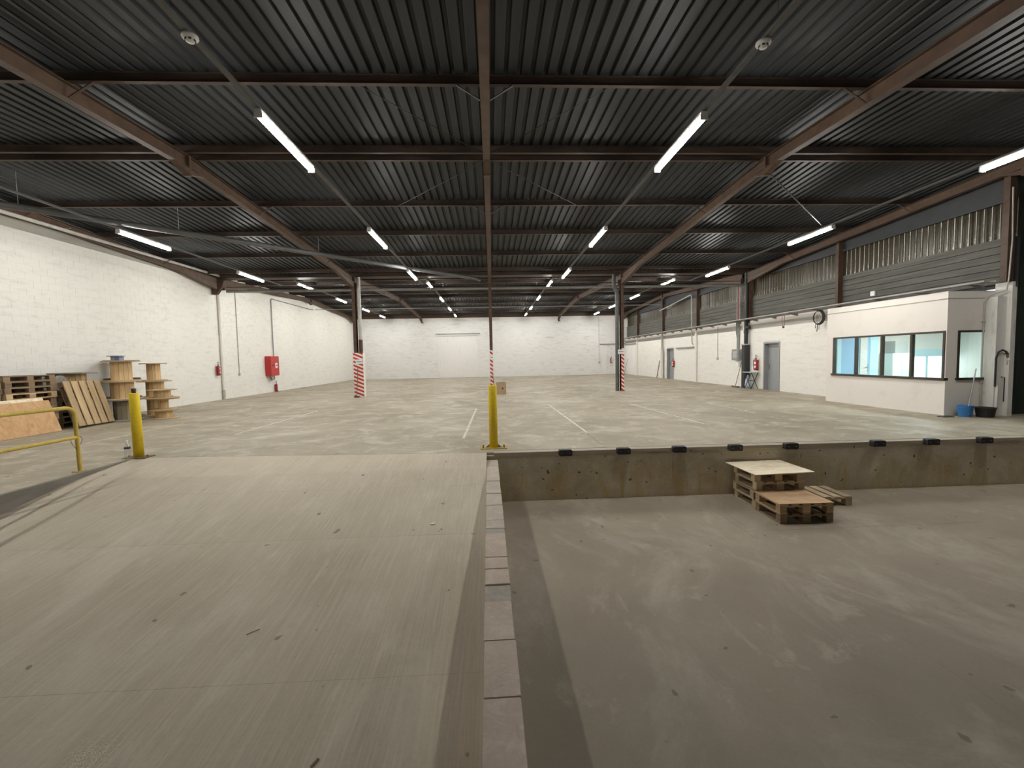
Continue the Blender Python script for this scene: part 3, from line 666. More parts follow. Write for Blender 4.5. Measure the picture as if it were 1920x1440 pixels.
cab = empty('fire_hose_cabinet', (XL+.01, 24.95, 0), label='red fire hose cabinet on the white block wall', cat='cabinet')
MB().bev(0, .30, -.46, .46, .93, 2.02, .01).build('body', M['red2'], cab)
dr = MB().bev(.30, .325, -.45, .45, .95, 2.0, .006).build('door', M['red2'], cab)
MB().cyl((.325, -.26, 1.50), (.345, -.26, 1.50), .045, n=16).build('lock', M['steel_dark'], dr)
tg = MB().box(.325, .328, .02, .26, 1.36, 1.64).build('label_plate', M['sign'], dr)
mb = MB(); mb.cyl((.328, .16, 1.50), (.330, .16, 1.50), .055, n=14); mb.build('hose_symbol', M['red'], tg)
MB().tube([(.1, .3, .93), (.1, .3, .76), (.1, .24, .70), (.1, -.1, .70), (.1, -.16, .74), (.1, -.16, .93)], .03, 10).build('valve_pipe', M['grey_pipe'], cab)
MB().cyl((.1, -.02, .70), (.1, -.02, .84), .03, n=10).build('valve', M['steel_dark'], cab)

def extinguisher_proto():
    """about 0.62 m high, back to -X (mounted on a wall at x = 0 facing +X)"""
    o = empty('fire_extinguisher')
    MB().lathe([(0, .0), (.076, .0), (.08, .012), (.08, .36), (.07, .40), (.035, .43), (.025, .45), (0, .45)], 20, (.095, 0, 0)).build('cylinder', M['red'], o)
    MB().lathe([(.081, .0), (.0815, .0), (.0815, .035), (.081, .035)], 20, (.095, 0, 0)).build('foot_ring', M['steel_dark'], o)
    MB().cyl((.095, 0, .44), (.095, 0, .50), .02, n=12).build('valve', M['steel_dark'], o)
    pts = [(.095, .055*math.cos(t), .555+.062*math.sin(t)) for t in [2*math.pi*k/16 for k in range(16)]]
    MB().tube(pts, .010, 8, True).build('carry_handle', M['black'], o)
    MB().tube([(.095, 0, .47), (.13, -.05, .47), (.15, -.10, .38), (.13, -.115, .22), (.12, -.11, .05)], .012, 8).build('hose', M['black'], o)
    mb = MB(); n = 8
    for zz0, zz1 in ((.25, .345), (.10, .19)):
        v = []; 
        for z in (zz0, zz1):
            for k in range(n+1):
                t = -.35 + 1.3*k/n; v.append((.095+.0812*math.cos(t), .0812*math.sin(t), z))
        mb.add(v, [(k, k+1, n+2+k, n+1+k) for k in range(n)], True)
    mb.build('label', M['sign'], o)
    MB().box(0.0, .02, -.02, .02, .3, .42).build('wall_hook', M['steel_dark'], o)
    return o
ex = extinguisher_proto()
EXT = [((XL+.006, 20.25, 1.12), 0, 'red fire extinguisher hung beside the white post pipe'),
       ((XL+.006, 25.45, 0.0), 0, 'red fire extinguisher standing on the floor under the hose cabinet'),
       ((XR-.006, 19.56, .86), math.pi, 'red fire extinguisher on the wall above the small folding table'),
       ((XR-.006, 28.80, .84), math.pi, 'red fire extinguisher beside the far grey door'),
       ((10.92, YB-.006, 1.03), -math.pi/2, 'red fire extinguisher on the rear wall near the corner')]
for k, (loc, rz, lb) in enumerate(EXT):
    e = ex if k == 0 else copy_tree(ex)
    e.location = loc; e.rotation_euler = (0, 0, rz); tag(e, lb, 'fire extinguisher', 'red wall extinguishers'); s_ = 1.14 if k == 2 else 1.0; e.scale = (s_, s_, s_)

# ------------------------------------------------------------------ rear wall fittings
d = empty('door_1', kind='structure', label='wide white sliding door in the rear wall')
MB().box(-4.83, -1.22, YB-.03, YB+.02, 0.02, 3.70).build('leaf', M['white_door'], d)
for z, y in ((3.80, .10), (3.93, .08)): MB().box(-4.98, -1.02, YB-y, YB-.004, z-.035, z+.035).build('track', M['white_door'] if z < 3.9 else M['grey_pipe'], d)
d = empty('door_4', kind='structure', label='white narrow door in the rear wall corner')
MB().box(10.0, 10.52, YB-.03, YB, 0, 2.7).build('leaf', M['white_door'], d)
MB().box(9.9, 12.28, YB-.09, YB-.01, 2.72, 2.80).build('track', M['grey_pipe'], d)
pipe_run('switch_conduit', [(9.82, YB-.03, 1.15), (9.82, YB-.03, 5.3)], .012, M['grey_pipe'], 'thin conduit down to a switch box on the rear wall', box=(9.75, 9.89, YB-.09, YB-.01, 1.0, 1.2))

# ------------------------------------------------------------------ right wall: doors, cable tray, pipes
for n_, (y0, y1, z0, z1) in zip((2, 3), DOORS):
    d = empty(f'door_{n_}', kind='structure', label='grey steel door set back in the white block wall' if n_ == 2 else 'far grey steel door set back in the white block wall')
    for nm, b in (('jamb', (y0, y0+.07, 0, z1)), ('jamb', (y1-.07, y1, 0, z1)), ('head', (y0+.07, y1-.07, z1-.07, z1))):
        MB().box(XR-.03, XR+.22, b[0], b[1], b[2], b[3]).build(nm, M['grey_door'], d)
    lf = MB().box(XR+.17, XR+.21, y0+.07, y1-.07, 0.01, z1-.07).build('leaf', M['grey_door'], d)
    hd = MB(); yy = y1-.16; hd.box(XR+.155, XR+.17, yy-.025, yy+.025, .92, 1.14).build('handle_plate', M['chrome'], lf)
    MB().tube([(XR+.16, yy, 1.06), (XR+.11, yy, 1.06), (XR+.11, yy-.12, 1.06)], .010, 8).build('handle', M['chrome'], lf)
tray = empty('cable_tray', label='long pale cable tray on brackets above the white wall', cat='cable tray')
MB().box(11.76, 12.05, 9.95, 39.3, 3.225, 3.235).build('tray_bed', M['tray'], tray)
for x in (11.752, 12.05): MB().box(x, x+.008, 9.95, 39.3, 3.225, 3.262).build('tray_rim', M['tray'], tray)
k = 0; y = 10.4
while y < 39:
    MB().prism([(11.8, 3.222), (12.28, 3.222), (12.28, 3.10)], lambda u, w, t: (u, t, w), y-.02, y+.02).build('bracket', M['grey_pipe'], tray); y += 1.32
bp = empty('black_downpipe', (XR-.15, 20.32, 0), label='black downpipe with a boxed lower guard beside the grey door', cat='pipe')
MB().cyl((0, 0, 2.1), (0, 0, 5.5), .085, n=18).build('tube', M['black'], bp)
MB().cyl((0, 0, 2.6), (0, 0, 2.78), .10, n=18).build('collar', M['black'], bp)
MB().tube([(0, 0, 2.88), (0, -.12, 2.88), (.02, -.24, 2.86)], .075, 14).build('branch', M['black'], bp)
MB().bev(-.14, .14, -.14, .14, 0, 2.1, .03).build('guard', M['black'], bp)
MB().box(-.145, .145, -.145, .145, 2.05, 2.10).build('guard_strap', M['galv'], bp)
eb = empty('electric_box', (XR-.01, 21.15, 0), label='grey electric box with green cables on the white wall', cat='electric box')
MB().bev(-.2, 0, -.3, .3, 1.32, 1.86, .01).build('body', M['grey_pipe'], eb)
MB().box(-.215, -.2, -.2, .16, 1.42, 1.78).build('window_cover', M['galv'], eb)
for k in range(6):
    yy = -.16 + .055*k; MB().tube([(-.05, yy*.5+.02, 1.85), (-.05, yy*.5+.02, 2.4), (-.05, yy+.05, 2.7), (-.05, yy+.05, 3.2)], .018, 8).build('cable', M['green_cable'] if k % 2 else M['grey_pipe'], eb)
for k in range(3):
    MB().tube([(-.05, -.15+.12*k, 3.2), (-.05, -.15+.12*k, 5.3)], .03, 8).build('conduit', M['red_cable'] if k == 1 else M['grey_pipe'], eb)
MB().bev(-.12, 0, -.16, .06, 1.02, 1.2, .01).build('plug_socket', M['white'], eb)
pipe_run('wall_conduit', [(XR-.03, 23.15, 1.45), (XR-.03, 23.15, 3.1)], .012, M['grey_pipe'], 'thin conduit above a socket on the right-hand white wall', box=(XR-.07, XR-.01, 23.08, 23.22, 1.33, 1.47))
pipe_run('vent_pipe', [(XR-.15, 31.0, 4.83), (XR-.15, 26.1, 5.27), (XR-.15, 26.0, 5.2), (XR-.15, 25.95, 2.35), (XR-.15, 25.8, 2.26)], .035, M['light_pipe'], 'white pipe dropping from the clerestory beside a pilaster', 'pipe')
pipe_run('post_pipe', [(XR-.16, 30.6, 0), (XR-.16, 30.6, 2.05), (XR-.16, 30.6, 3.1)], .035, M['grey_pipe'], 'grey pipe up the pilaster beside the far grey door', 'pipe')
MB().cyl((XR-.16, 30.6, 0), (XR-.16, 30.6, 2.05), .11, n=14).build('sleeve', M['office'], bpy.data.objects['post_pipe'])
MB().box(XR-.12, XR-.01, 25.75, 28.35, 2.06, 2.13).build('door_track', M['grey_pipe'], label='grey horizontal track bar between a pilaster and the far grey door', cat='track')
MB().box(XR-.12, XR-.01, 36.5, 39.3, 2.66, 2.73).build('door_track', M['grey_pipe'], label='grey track bar over the white corner door', cat='track')
MB().box(XR-.03, XR-.008, 36.6, 39.2, 0.0, 2.6).build('door_5', M['white_door'], kind='structure')
# cable loops hanging from the tray
cb = empty('cable_coil', (11.95, 15.45, 3.07), label='black cable coil hanging from the tray over the office end', cat='cable')
for k in range(4):
    rr = .23+.014*k; pts = [(.02*k-.03, rr*math.cos(t), -.17+rr*math.sin(t)*.98) for t in [2*math.pi*i/24 for i in range(24)]]
    MB().tube(pts, .012, 6, True).build('loop', M['black'], cb)
for k, (dy, l) in enumerate(((-.05, .62), (.04, .68), (.12, .55))): MB().tube([(0, dy, -.05), (.01, dy, -.3), (0, dy+.03, -l)], .012, 6).build('cable_end', M['black'] if k else M['grey_pipe'], cb)
rc = empty('red_cable_loop', (12.0, 17.45, 3.18), label='red cable loop hanging from the tray beside the grey door', cat='cable')
MB().tube([(0, -.07, .0), (0, -.07, -.38), (0, -.02, -.47), (0, .06, -.42), (0, .07, .0)], .012, 6).build('loop', M['red_cable'], rc)
MB().box(-.02, .02, -.05, .03, -.53, -.44).build('plug', M['steel_dark'], rc)
MB().bev(XR+.06, XR+.11, 13.60, 13.76, 3.42, 3.57, .01).build('sensor_box', M['white'], label='small white box on the grey planks above the office', cat='box')

# ------------------------------------------------------------------ office with windows
OX, OY0, OY1, OXB = 11.2, 10.25, 14.08, 14.5
wall_office = empty('wall_office', kind='structure', label='white rendered walls of the site office')
def wbox(*b, mat='office', nm='wall_panel'): return MB().box(*b).build(nm, M[mat], wall_office)
T = .1
wbox(OX, OX+T, OY0, OY1, 0, .90); wbox(OX, OX+T, OY0, OY1, 2.10, 3.06); wbox(OX, OX+T, 13.80, OY1, .90, 2.10); wbox(OX, OX+T, OY0, 10.27, .90, 2.10)
wbox(OX+T, 12.75, OY0, OY0+T, 0, .90); wbox(OX+T, 12.75, OY0, OY0+T, 2.10, 3.06); wbox(OX+T, 11.49, OY0, OY0+T, .90, 2.10); wbox(12.25, 12.75, OY0, OY0+T, .90, 2.10)
wbox(OX, OX+T, OY0-.006, OY0, 0, 3.06, nm='corner_trim')
wbox(OX+T, 15.9, OY1, OY1+T, 0, 3.06); wbox(12.75, 15.9, OY0, OY0+T, 0, 3.06, mat='off_wall'); wbox(15.8, 15.9, OY0, OY1, 0, 3.06, mat='off_wall')
wbox(OX, 15.9, OY0, OY1, 3.055, 3.063, nm='office_roof'); wbox(OX+T, 15.8, OY0+T, OY1, 2.5, 2.54, mat='off_wall', nm='office_ceiling')
wbox(OX-.012, OX, OY0-.012, OY1, 2.875, 2.89, nm='capping_line', mat='grey_band'); wbox(OX, 12.4, OY0-.012, OY0, 2.875, 2.89, nm='capping_line', mat='grey_band')
MB().box(OX+T, 15.8, OY0+T, OY1, 0.0, .012).build('office_floor', M['off_floor'], kind='structure')
def window(name, axis, a0, a1, z0, z1, c, cuts, label):
    o = empty(name, kind='structure', label=label)
    def bx(nm, p0, p1, q0, q1, d0, d1, mat):
        if axis == 'y': return MB().box(c+d0, c+d1, p0, p1, q0, q1).build(nm, M[mat], o)
        return MB().box(p0, p1, c+d0, c+d1, q0, q1).build(nm, M[mat], o)
    f = .05
    bx('frame', a0, a1, z1-f, z1, -.02, .07, 'frame'); bx('frame', a0, a0+f, z0, z1-f, -.02, .07, 'frame'); bx('frame', a1-f, a1, z0, z1-f, -.02, .07, 'frame')
    bx('sill', a0-.03, a1+.03, z0-.03, z0+.03, -.05, .07, 'frame')
    e = [a0+f] + list(cuts) + [a1-f]
    for q in cuts: bx('mullion', q-.03, q+.03, z0+.03, z1-f, -.015, .07, 'frame')
    for i in range(len(e)-1): bx('pane', e[i]+(.03 if i else 0), e[i+1]-(.03 if i < len(e)-2 else 0), z0+.03, z1-f, .025, .031, 'glass')
window('window_1', 'y', 10.27, 13.80, .90, 2.10, OX, (11.14, 12.03, 12.92), 'dark framed office window of four panes')
window('window_2', 'x', 11.49, 12.25, .90, 2.10, OY0, (), 'dark framed single pane window on the office end')
# inside the office
od = empty('door_6', kind='structure', label='light blue door inside the office')
lf = MB().box(11.66, 12.66, OY1-.05, OY1-.005, 0, 2.2).build('leaf', M['off_door'], od)
MB().box(12.66, 12.93, OY1-.06, OY1-.004, 0, 2.4).build('frame', M['off_frame'], od); MB().box(11.52, 11.66, OY1-.06, OY1-.004, 0, 2.4).build('frame', M['off_frame'], od)
MB().box(12.56, 12.60, OY1-.065, OY1-.05, .95, 1.2).build('handle_plate', M['chrome'], lf); MB().tube([(12.58, OY1-.06, 1.1), (12.58, OY1-.11, 1.1), (12.45, OY1-.11, 1.1)], .01, 8).build('handle', M['chrome'], lf)
cbn = empty('office_cabinet', (13.32, 13.78, 0), label='white two-door cabinet inside the office', cat='cabinet')
MB().box(-.30, .30, -.2, .28, 0, 1.55).build('body', M['off_white'], cbn)
for s in (0, 1): MB().box(-.295+.30*s, -.005+.30*s, -.22, -.2, .05, 1.53).build('door', M['off_white'], cbn)
MB().box(-.22, .22, -.12, .28, 1.56, 1.95).build('storage_box', M['off_grey'], label='grey storage box on the office cabinet', cat='box'); bpy.data.objects['storage_box'].location = (13.40, 13.78, 0)
w7 = empty('window_3', kind='structure', label='bright daylit window at the back of the office')
for x0, x1 in ((14.16, 14.62), (14.70, 15.20), (15.28, 15.75)):
    MB().box(x0, x1, OY1-.03, OY1-.01, .70, 1.42).build('pane', M['daylight'], w7)
MB().box(14.08, 15.79, OY1-.06, OY1-.004, 1.42, 1.66).build('frame', M['off_frame'], w7)
for x in (14.12, 14.66, 15.24): MB().box(x-.04, x+.04, OY1-.06, OY1-.004, .70, 1.42).build('mullion', M['off_frame'], w7)
MB().box(14.08, 15.79, OY1-.05, OY1-.004, 1.66, 2.45).build('roller_blind', M['off_wall'], w7)
ol = empty('office_lamp', (12.9, 12.1, 2.5), label='cool white panel lamp on the office ceiling', cat='lamp')
MB().box(-.32, .32, -.62, .62, -.03, 0).build('frame', M['white'], ol); MB().box(-.29, .29, -.59, .59, -.034, -.03).build('diffuser', M['office_lamp'], ol)

# white pillars and tap beside the office
pl = empty('pillar_wall', kind='structure', label='worn white pillars beside the office end')
MB().box(12.16, 12.40, 9.98, 10.24, 0, 2.88).build('pilaster', M['pillar'], pl)
MB().box(12.40, 12.52, 9.88, 10.24, 0, 3.22).build('pier', M['pillar'], pl)
MB().box(12.24, 12.42, 9.89, 10.03, 3.22, 5.9).build('upper_post', M['brown'], pl)
hs = empty('water_tap', (12.2, 9.945, 0), label='wall tap with a curved black hose on the white pilaster', cat='tap')
MB().tube([(-.06, 0, .72), (-.06, 0, 1.40), (-.03, -.02, 1.55), (.06, -.03, 1.60), (.15, -.03, 1.56), (.19, -.03, 1.48)], .02, 10).build('hose', M['black'], hs)
MB().cyl((.19, -.03, 1.42), (.19, -.03, 1.52), .025, n=10).build('valve', M['iron'], hs)
MB().cyl((.19, -.03, 1.24), (.19, -.03, 1.42), .012, n=8).build('spout', M['galv'], hs)
MB().lathe([(0, -.03), (.026, -.018), (.03, 0), (.026, .018), (0, .03)], 12, (.2, -.05, 1.36)).build('knob', M['white'], hs)
pipe_run('pillar_conduit', [(12.11, 10.22, 0.1), (12.11, 10.22, 2.75), (12.14, 10.15, 2.92), (12.30, 9.92, 3.02), (12.27, 9.86, 3.3), (12.31, 9.86, 4.2), (12.27, 9.86, 5.4)], .016, M['light_pipe'], 'pale cable conduit climbing beside the white pillars', clips=[(12.11, 10.22, .8), (12.11, 10.22, 2.3)])
pipe_run('pilaster_pipe', [(12.19, 9.95, 0.1), (12.21, 9.95, .75)], .028, M['pillar'], 'short white pipe at the foot of the pilaster', 'pipe')
pipe_run('bracket_rod', [(12.32, 9.97, .95), (12.385, 9.95, .93), (12.385, 9.95, .35)], .01, M['steel_dark'], 'thin rusty rod on the white pier', 'bracket')
for k, lb in enumerate(('grey-green cable on the dark green boards nearest the white pier', 'grey-green cable on the dark green boards farther from the white pier')): pipe_run('door_cable', [(13.38, 9.9-.35*k, 5.2), (13.38, 9.9-.35*k, 1.0), (13.37, 9.82-.35*k, .6), (13.38, 9.7-.35*k, .9)], .012, M['green_cable'], lb, 'cable', group='cables on the dark green boards')
bk = empty('bucket', (11.45, 9.98, 0), label='blue plastic mop bucket beside the office corner', cat='bucket')
MB().lathe([(0, .0), (.115, .0), (.12, .01), (.15, .26), (.158, .27), (.152, .275), (.144, .262), (.112, .02), (0, .02)], 24).build('body', M['blue'], bk)
MB().tube([(.152*math.cos(t), .152*math.sin(t), .235) for t in [2*math.pi*k/24 for k in range(24)]], .008, 6, True).build('rim_band', M['blue'], bk)
MB().box(-.06, .06, -.137, -.125, .06, .10).build('moulded_grip', M['blue'], bk)
tb = empty('tub', (11.80, 9.84, 0), label='black plastic tub beside the blue bucket', cat='tub')
MB().lathe([(0, .0), (.15, .0), (.155, .01), (.185, .215), (.20, .225), (.20, .235), (.18, .23), (.145, .02), (0, .02)], 24).build('body', M['black'], tb)
mp_ = empty('mop', (11.50, 9.98, .03), label='grey mop handle leaning from the bucket to the window', cat='mop')
MB().cyl((0, 0, 0), (.42, .20, 1.12), .013, n=10).build('handle', M['galv'], mp_)
MB().lathe([(0, -.01), (.05, 0), (.045, .06), (.012, .1), (0, .1)], 12).build('mop_head', M['off_grey'], mp_)
fm = MB().bev(10.86, 11.14, 9.93, 10.1, 0.001, .018, .008).build('floor_mat', M['black'], label='small flat black mat at the office corner', cat='mat')

# ------------------------------------------------------------------ folding table, brooms, poles by the wall
tbn = empty('folding_table', (12.02, 19.72, 0), label='small folding table with pale top and black crossed legs', cat='table')
MB().bev(-.2, .22, -.36, .36, .755, .78, .008).build('table_top', M['pale_blue'], tbn)
for x in (-.15, .17):
    MB().tube([(x, -.32, 0), (x, .20, .755)], .016, 8).build('leg', M['black'], tbn)
    MB().tube([(x, .20, 0), (x, -.32, .755)], .016, 8).build('leg', M['black'], tbn)
MB().tube([(-.15, -.06, .378), (.17, -.06, .378)], .012, 8).build('stretcher', M['black'], tbn)
bag = MB().lathe([(0, 0), (.10, .01), (.13, .12), (.12, .30), (.09, .46), (.05, .58), (.02, .64), (0, .65)], 14, (12.035, 19.93, 0)).build('plastic_bag', M['bag'], label='crumpled blue white plastic bag under the folding table', cat='bag')
def broom(loc, top, hx, label, wood_m='pine_dark'):
    o = empty('broom', loc, label=label, cat='broom')
    MB().cyl((0, 0, .06), top, .014, n=8).build('handle', M[wood_m], o)
    MB().box(-hx[0], hx[0], -hx[1], hx[1], .035, .07).build('head', M['pine_dark'], o)
    MB().box(-hx[0]*.95, hx[0]*.95, -hx[1]*.9, hx[1]*.9, 0, .035).build('bristles', M['steel_dark'], o)
    return o
broom((11.9, 20.75, 0), (.27, -.05, 1.22), (.05, .3), 'wide broom leaning below the grey electric box')
broom((12.0, 39.0, 0), (.22, -.35, 1.4), (.05, .15), 'broom leaning in the rear corner by the white door')
broom((-6.15, 19.96, 0), (.09, .05, 1.42), (.12, .035), 'thin dark broom leaning on the red and white striped guard')
st = empty('leaning_board', (XR-.28, 31.25, 0), label='dark narrow board leaning beside the far pilaster', cat='board')
MB().obox((.1, -.04, .63), (.105, -.02, .63), (0, .05, 0), (.012, 0, -.002)).build('board', M['pine_dirty'], st)
stk = MB().cyl((.135, 19.95, 0), (.02, 20.06, .95), .014, n=8).build('leaning_stick', M['pine_dark'], label='thin wooden stick leaning on the middle column', cat='stick')

# ------------------------------------------------------------------ bollards, railing, bottle, cup, box
def bollard(loc, label, plate):
    o = empty('bollard', loc, label=label, cat='bollard', group='yellow safety bollards')
    MB().lathe([(0, 0), (.077, 0), (.077, 1.142), (.072, 1.15), (.066, 1.15), (.066, 1.10), (0, 1.10)], 28).build('post', M['yellow'], o)
    if plate:
        p = MB().bev(-.24, .24, -.10, .12, 0, .018, .004).build('base_plate', M['yellow_plate'], o)
        for x in (-.19, .19):
            for y in (-.06, .08): MB().cyl((x, y, .018), (x, y, .045), .014, n=6).build('anchor_bolt', M['iron'], p)
        for s in (-1, 1): MB().add([(s*.075, -.006, .018), (s*.075, .006, .018), (s*.15, -.006, .018), (s*.15, .006, .018), (s*.075, -.006, .08), (s*.075, .006, .08)], [(0, 2, 4), (1, 5, 3), (2, 3, 5, 4), (0, 4, 5, 1), (0, 1, 3, 2)]).build('gusset', M['yellow_plate'], p)
    else:
        p = MB().bev(-.20, .20, -.12, .12, 0, .012, .004).build('base_plate', M['iron'], o)
        for x in (-.16, .16): MB().cyl((x, -.02, .012), (x, -.02, .04), .014, n=6).build('anchor_bolt', M['iron'], p)
    return o
bollard((0.0, 7.88, 0), 'yellow steel bollard standing at the dock edge in front of the middle column', True)
bl = bollard((-6.33, 7.98, 0), 'yellow steel bollard at the ramp top with a brown cup on it', False)
bl.rotation_euler = (0, math.radians(-.7), 0)
cp = empty('cup', (-6.345, 7.98, 1.15), label='small brown cup on top of a yellow bollard', cat='cup')
MB().lathe([(0, 0), (.030, 0), (.038, .095), (.036, .095), (.028, .005), (0, .005)], 18).build('body', M['cup'], cp)
MB().lathe([(.0365, .085), (.0395, .085), (.0395, .1), (.0365, .1)], 18).build('rim', M['white'], cp)
MB().tube([(.036, 0, .08), (.06, 0, .078), (.066, 0, .05), (.052, 0, .03), (.033, 0, .028)], .004, 6).build('handle', M['white'], cp)
bo = empty('water_bottle', (-6.36, 7.78, 0.0), label='clear plastic water bottle with blue label at the foot of a bollard', cat='bottle')
MB().lathe([(0, 0), (.04, 0), (.046, .012), (.046, .09), (.043, .10), (.046, .11), (.046, .21), (.04, .245), (.022, .285), (.016, .30), (.016, .315), (0, .315)], 20).build('body', M['bottle'], bo)
MB().lathe([(.0465, .195), (.0468, .195), (.0468, .225), (.0462, .225)], 20).build('label', M['navy'], bo)
MB().lathe([(0, .34), (.017, .34), (.018, .315), (0, .315)], 14).build('cap', M['white'], bo)
rl = empty('railing', (-6.47, 0, 0), label='yellow tubular guard railing beside the ramp', cat='railing')
arc = [(0, 7.0-.14+.14*math.sin(t), .87+.14*math.cos(t)) for t in [math.pi/2*(1-k/8) for k in range(9)]]
MB().tube([(0, 7.02, 0)] + [(0, 7.01, .5)] + arc + [(0, 6.6, 1.012), (0, 3.3, 1.03)], .028, 12).build('top_rail', M['yellow_rail'], rl)
MB().tube([(0, 7.0, .54), (0, 3.3, .54)], .026, 12).build('mid_rail', M['yellow_rail'], rl)
for y in (5.1, 3.3): MB().cyl((0, y, 0), (0, y, 1.02), .028, n=12).build('post', M['yellow_rail'], rl)
for y in (7.02, 5.1, 3.3): MB().bev(-.07, .03, y-.07, y+.07, 0, .012, .004).build('foot_plate', M['yellow_plate'], rl)
MB().tube([(.0+.03*math.sin(2*t), 7.0+.075*math.cos(t), .45+.11*math.sin(t)) for t in [2*math.pi*k/18 for k in range(18)]], .0035, 5, True).build('wire_loop', M['iron'], rl)
cbx = empty('cardboard_box', (.40, 20.0, 0), label='open brown cardboard box on the floor behind the bollard', cat='box')
mb = MB(); w_, d_, h_ = .225, .16, .53
for b in ((-w_, w_, -d_, -d_+.006, 0, h_), (-w_, w_, d_-.006, d_, 0, h_), (-w_, -w_+.006, -d_+.006, d_-.006, 0, h_), (w_-.006, w_, -d_+.006, d_-.006, 0, h_), (-w_+.006, w_-.006, -d_+.006, d_-.006, 0, .006)): mb.box(*b)
mb.build('carton', M['card'], cbx)
MB().obox((w_+.07, 0, h_-.035), (.075, 0, -.045), (0, d_, 0), (.002, 0, .003)).build('flap', M['card'], cbx)
MB().obox((-w_+.07, 0, h_+.01), (.07, 0, .012), (0, d_, 0), (0, 0, .003)).build('flap', M['card'], cbx)
MB().obox((0, d_+.05, h_-.02), (w_*.96, 0, 0), (0, .06, -.03), (0, .002, .003)).build('flap', M['card'], cbx)
MB().box(.04, .10, -d_-.0015, -d_, .22, .31).build('hand_hole', M['black'], cbx)

# dock bumpers
for x, lb in ((1.24, 'beside the kerb'), (2.26, 'second from the kerb'), (3.25, 'third from the kerb'), (4.26, 'above the pallet steps'), (5.27, 'just past the pallet steps'), (6.88, 'sixth from the kerb'), (7.89, 'seventh from the kerb'), (8.90, 'eighth from the kerb')):
    o = empty('dock_bumper', (x, EDGE, -.012), label=f'black rubber dock bumper on the pit wall, {lb}', cat='bumper', group='black rubber dock bumpers')
    MB().prism([(-.115, -.045), (-.10, -.06), (.10, -.06), (.115, -.045), (.115, .03), (.10, .045), (-.10, .045), (-.115, .03)], lambda u, w, t: (u, t, w), -.085, .012).build('pad', M['rubber'], o)
    for s in (-1, 1): MB().cyl((s*.07, -.09, -.01), (s*.07, -.084, -.01), .013, n=8).build('bolt', M['iron'], o)

# ------------------------------------------------------------------ pallets
def make_pallet(mat, L=1.2, W=.8, n_top=5):
    """top boards along X (length L), W across; origin at the middle of the underside"""
    o = empty('pallet')
    tw = (.145, .10, .145, .10, .145) if n_top == 5 else (.12,)*n_top
    gap = (W - sum(tw))/(n_top-1); y = -W/2
    meshes = {}
    def part(nm, key, sx, sy, sz, loc):
        if key not in meshes: meshes[key] = MB().box(-sx/2, sx/2, -sy/2, sy/2, -sz/2, sz/2).mesh(nm, mat)
        at(nm, meshes[key], o, loc)
    for w in tw:
        part('top_board', ('t', w), L, w-.002, .022, (0, y+w/2, .133)); y += w+gap
    for x in (-L/2+.0725, 0, L/2-.0725): part('cross_board', 'c', .145, W, .022, (x, 0, .111))
    for x in (-L/2+.0725, 0, L/2-.0725):
        for yy, bw in ((-W/2+.05, .10), (0, .145), (W/2-.05, .10)): part('block', ('b', bw), .145, bw, .078, (x, yy, .061))
    for yy, bw in ((-W/2+.05, .10), (0, .145), (W/2-.05, .10)): part('bottom_board', ('o', bw), L, bw, .022, (0, yy, .011))
    return o
pal = {k: make_pallet(M[k]) for k in ('pine', 'pine_dark', 'pine_dirty', 'pine_pale')}
used = set()
def pallet(kind, loc, rz, label, group=None, rot=None):
    o = pal[kind] if kind not in used else copy_tree(pal[kind]); used.add(kind)
    o.location = loc; o.rotation_euler = rot or (0, 0, rz); tag(o, label, 'pallet', group); return o
H = .1445; PZ = PIT + .003
q = math.pi/2
# steps in the pit, built from half pallets: four high against the wall, two high in front, one lying beside
def make_half(mat):
    o = empty('pallet'); W, L = .8, .6; ms = {}
    def part(nm, key, sx, sy, sz, loc):
        if key not in ms: ms[key] = MB().box(-sx/2, sx/2, -sy/2, sy/2, -sz/2, sz/2).mesh(nm, mat)
        at(nm, ms[key], o, loc)
    for k in range(5): part('top_board', 't', .118, L, .022, (-W/2+.06+.17*k, 0, .133))
    for y in (-L/2+.05, L/2-.05):
        part('cross_board', 'c', W, .1, .022, (0, y, .111))
        for x, bw in ((-W/2+.05, .10), (0, .12), (W/2-.05, .10)): part('block', ('b', bw), bw, .1, .078, (x, y, .061))
    for x, bw in ((-W/2+.05, .10), (0, .12), (W/2-.05, .10)): part('bottom_board', ('o', bw), bw, L, .022, (x, 0, .011))
    return o
half = {k: make_half(M[k]) for k in ('pine', 'pine_dark', 'pine_pale')}; used_h = set()
def half_pallet(kind, loc, rz, label, group):
    o = half[kind] if kind not in used_h else copy_tree(half[kind]); used_h.add(kind)
    o.location = loc; o.rotation_euler = (0, 0, rz); tag(o, label, 'pallet', group); return o
GP = 'half pallets stacked as steps in the pit'
for k, lb in enumerate(('bottom pallet of the tall step against the pit wall', 'second pallet up in the tall step against the pit wall', 'third pallet up in the tall step against the pit wall', 'top pallet of the tall step, under the pale plywood sheet')):
    half_pallet('pine_pale', (4.575 + (.008, -.012, .012, -.004)[k], 6.985 + (0, .01, -.012, .006)[k], PZ+H*k), (0.01, -.012, .008, 0)[k], lb, GP)
half_pallet('pine_dark', (4.545, 6.32, PZ), .004, 'dark lower pallet of the low step, standing on the pit floor', GP)
half_pallet('pine', (4.54, 6.315, PZ+H), -.006, 'upper pallet of the low step, under the brown plywood sheet', GP)
half_pallet('pine_pale', (5.40, 6.985, PZ), -.03, 'pale pallet lying alone beside the tall step', GP)
MB().obox((4.585, 6.99, PZ+4*H+.006), (.505, .03, 0), (-.012, .42, 0), (0, 0, .005)).build('plywood_sheet', M['ply_pale'], label='pale stained plywood sheet on top of the tall pallet step', cat='plywood')
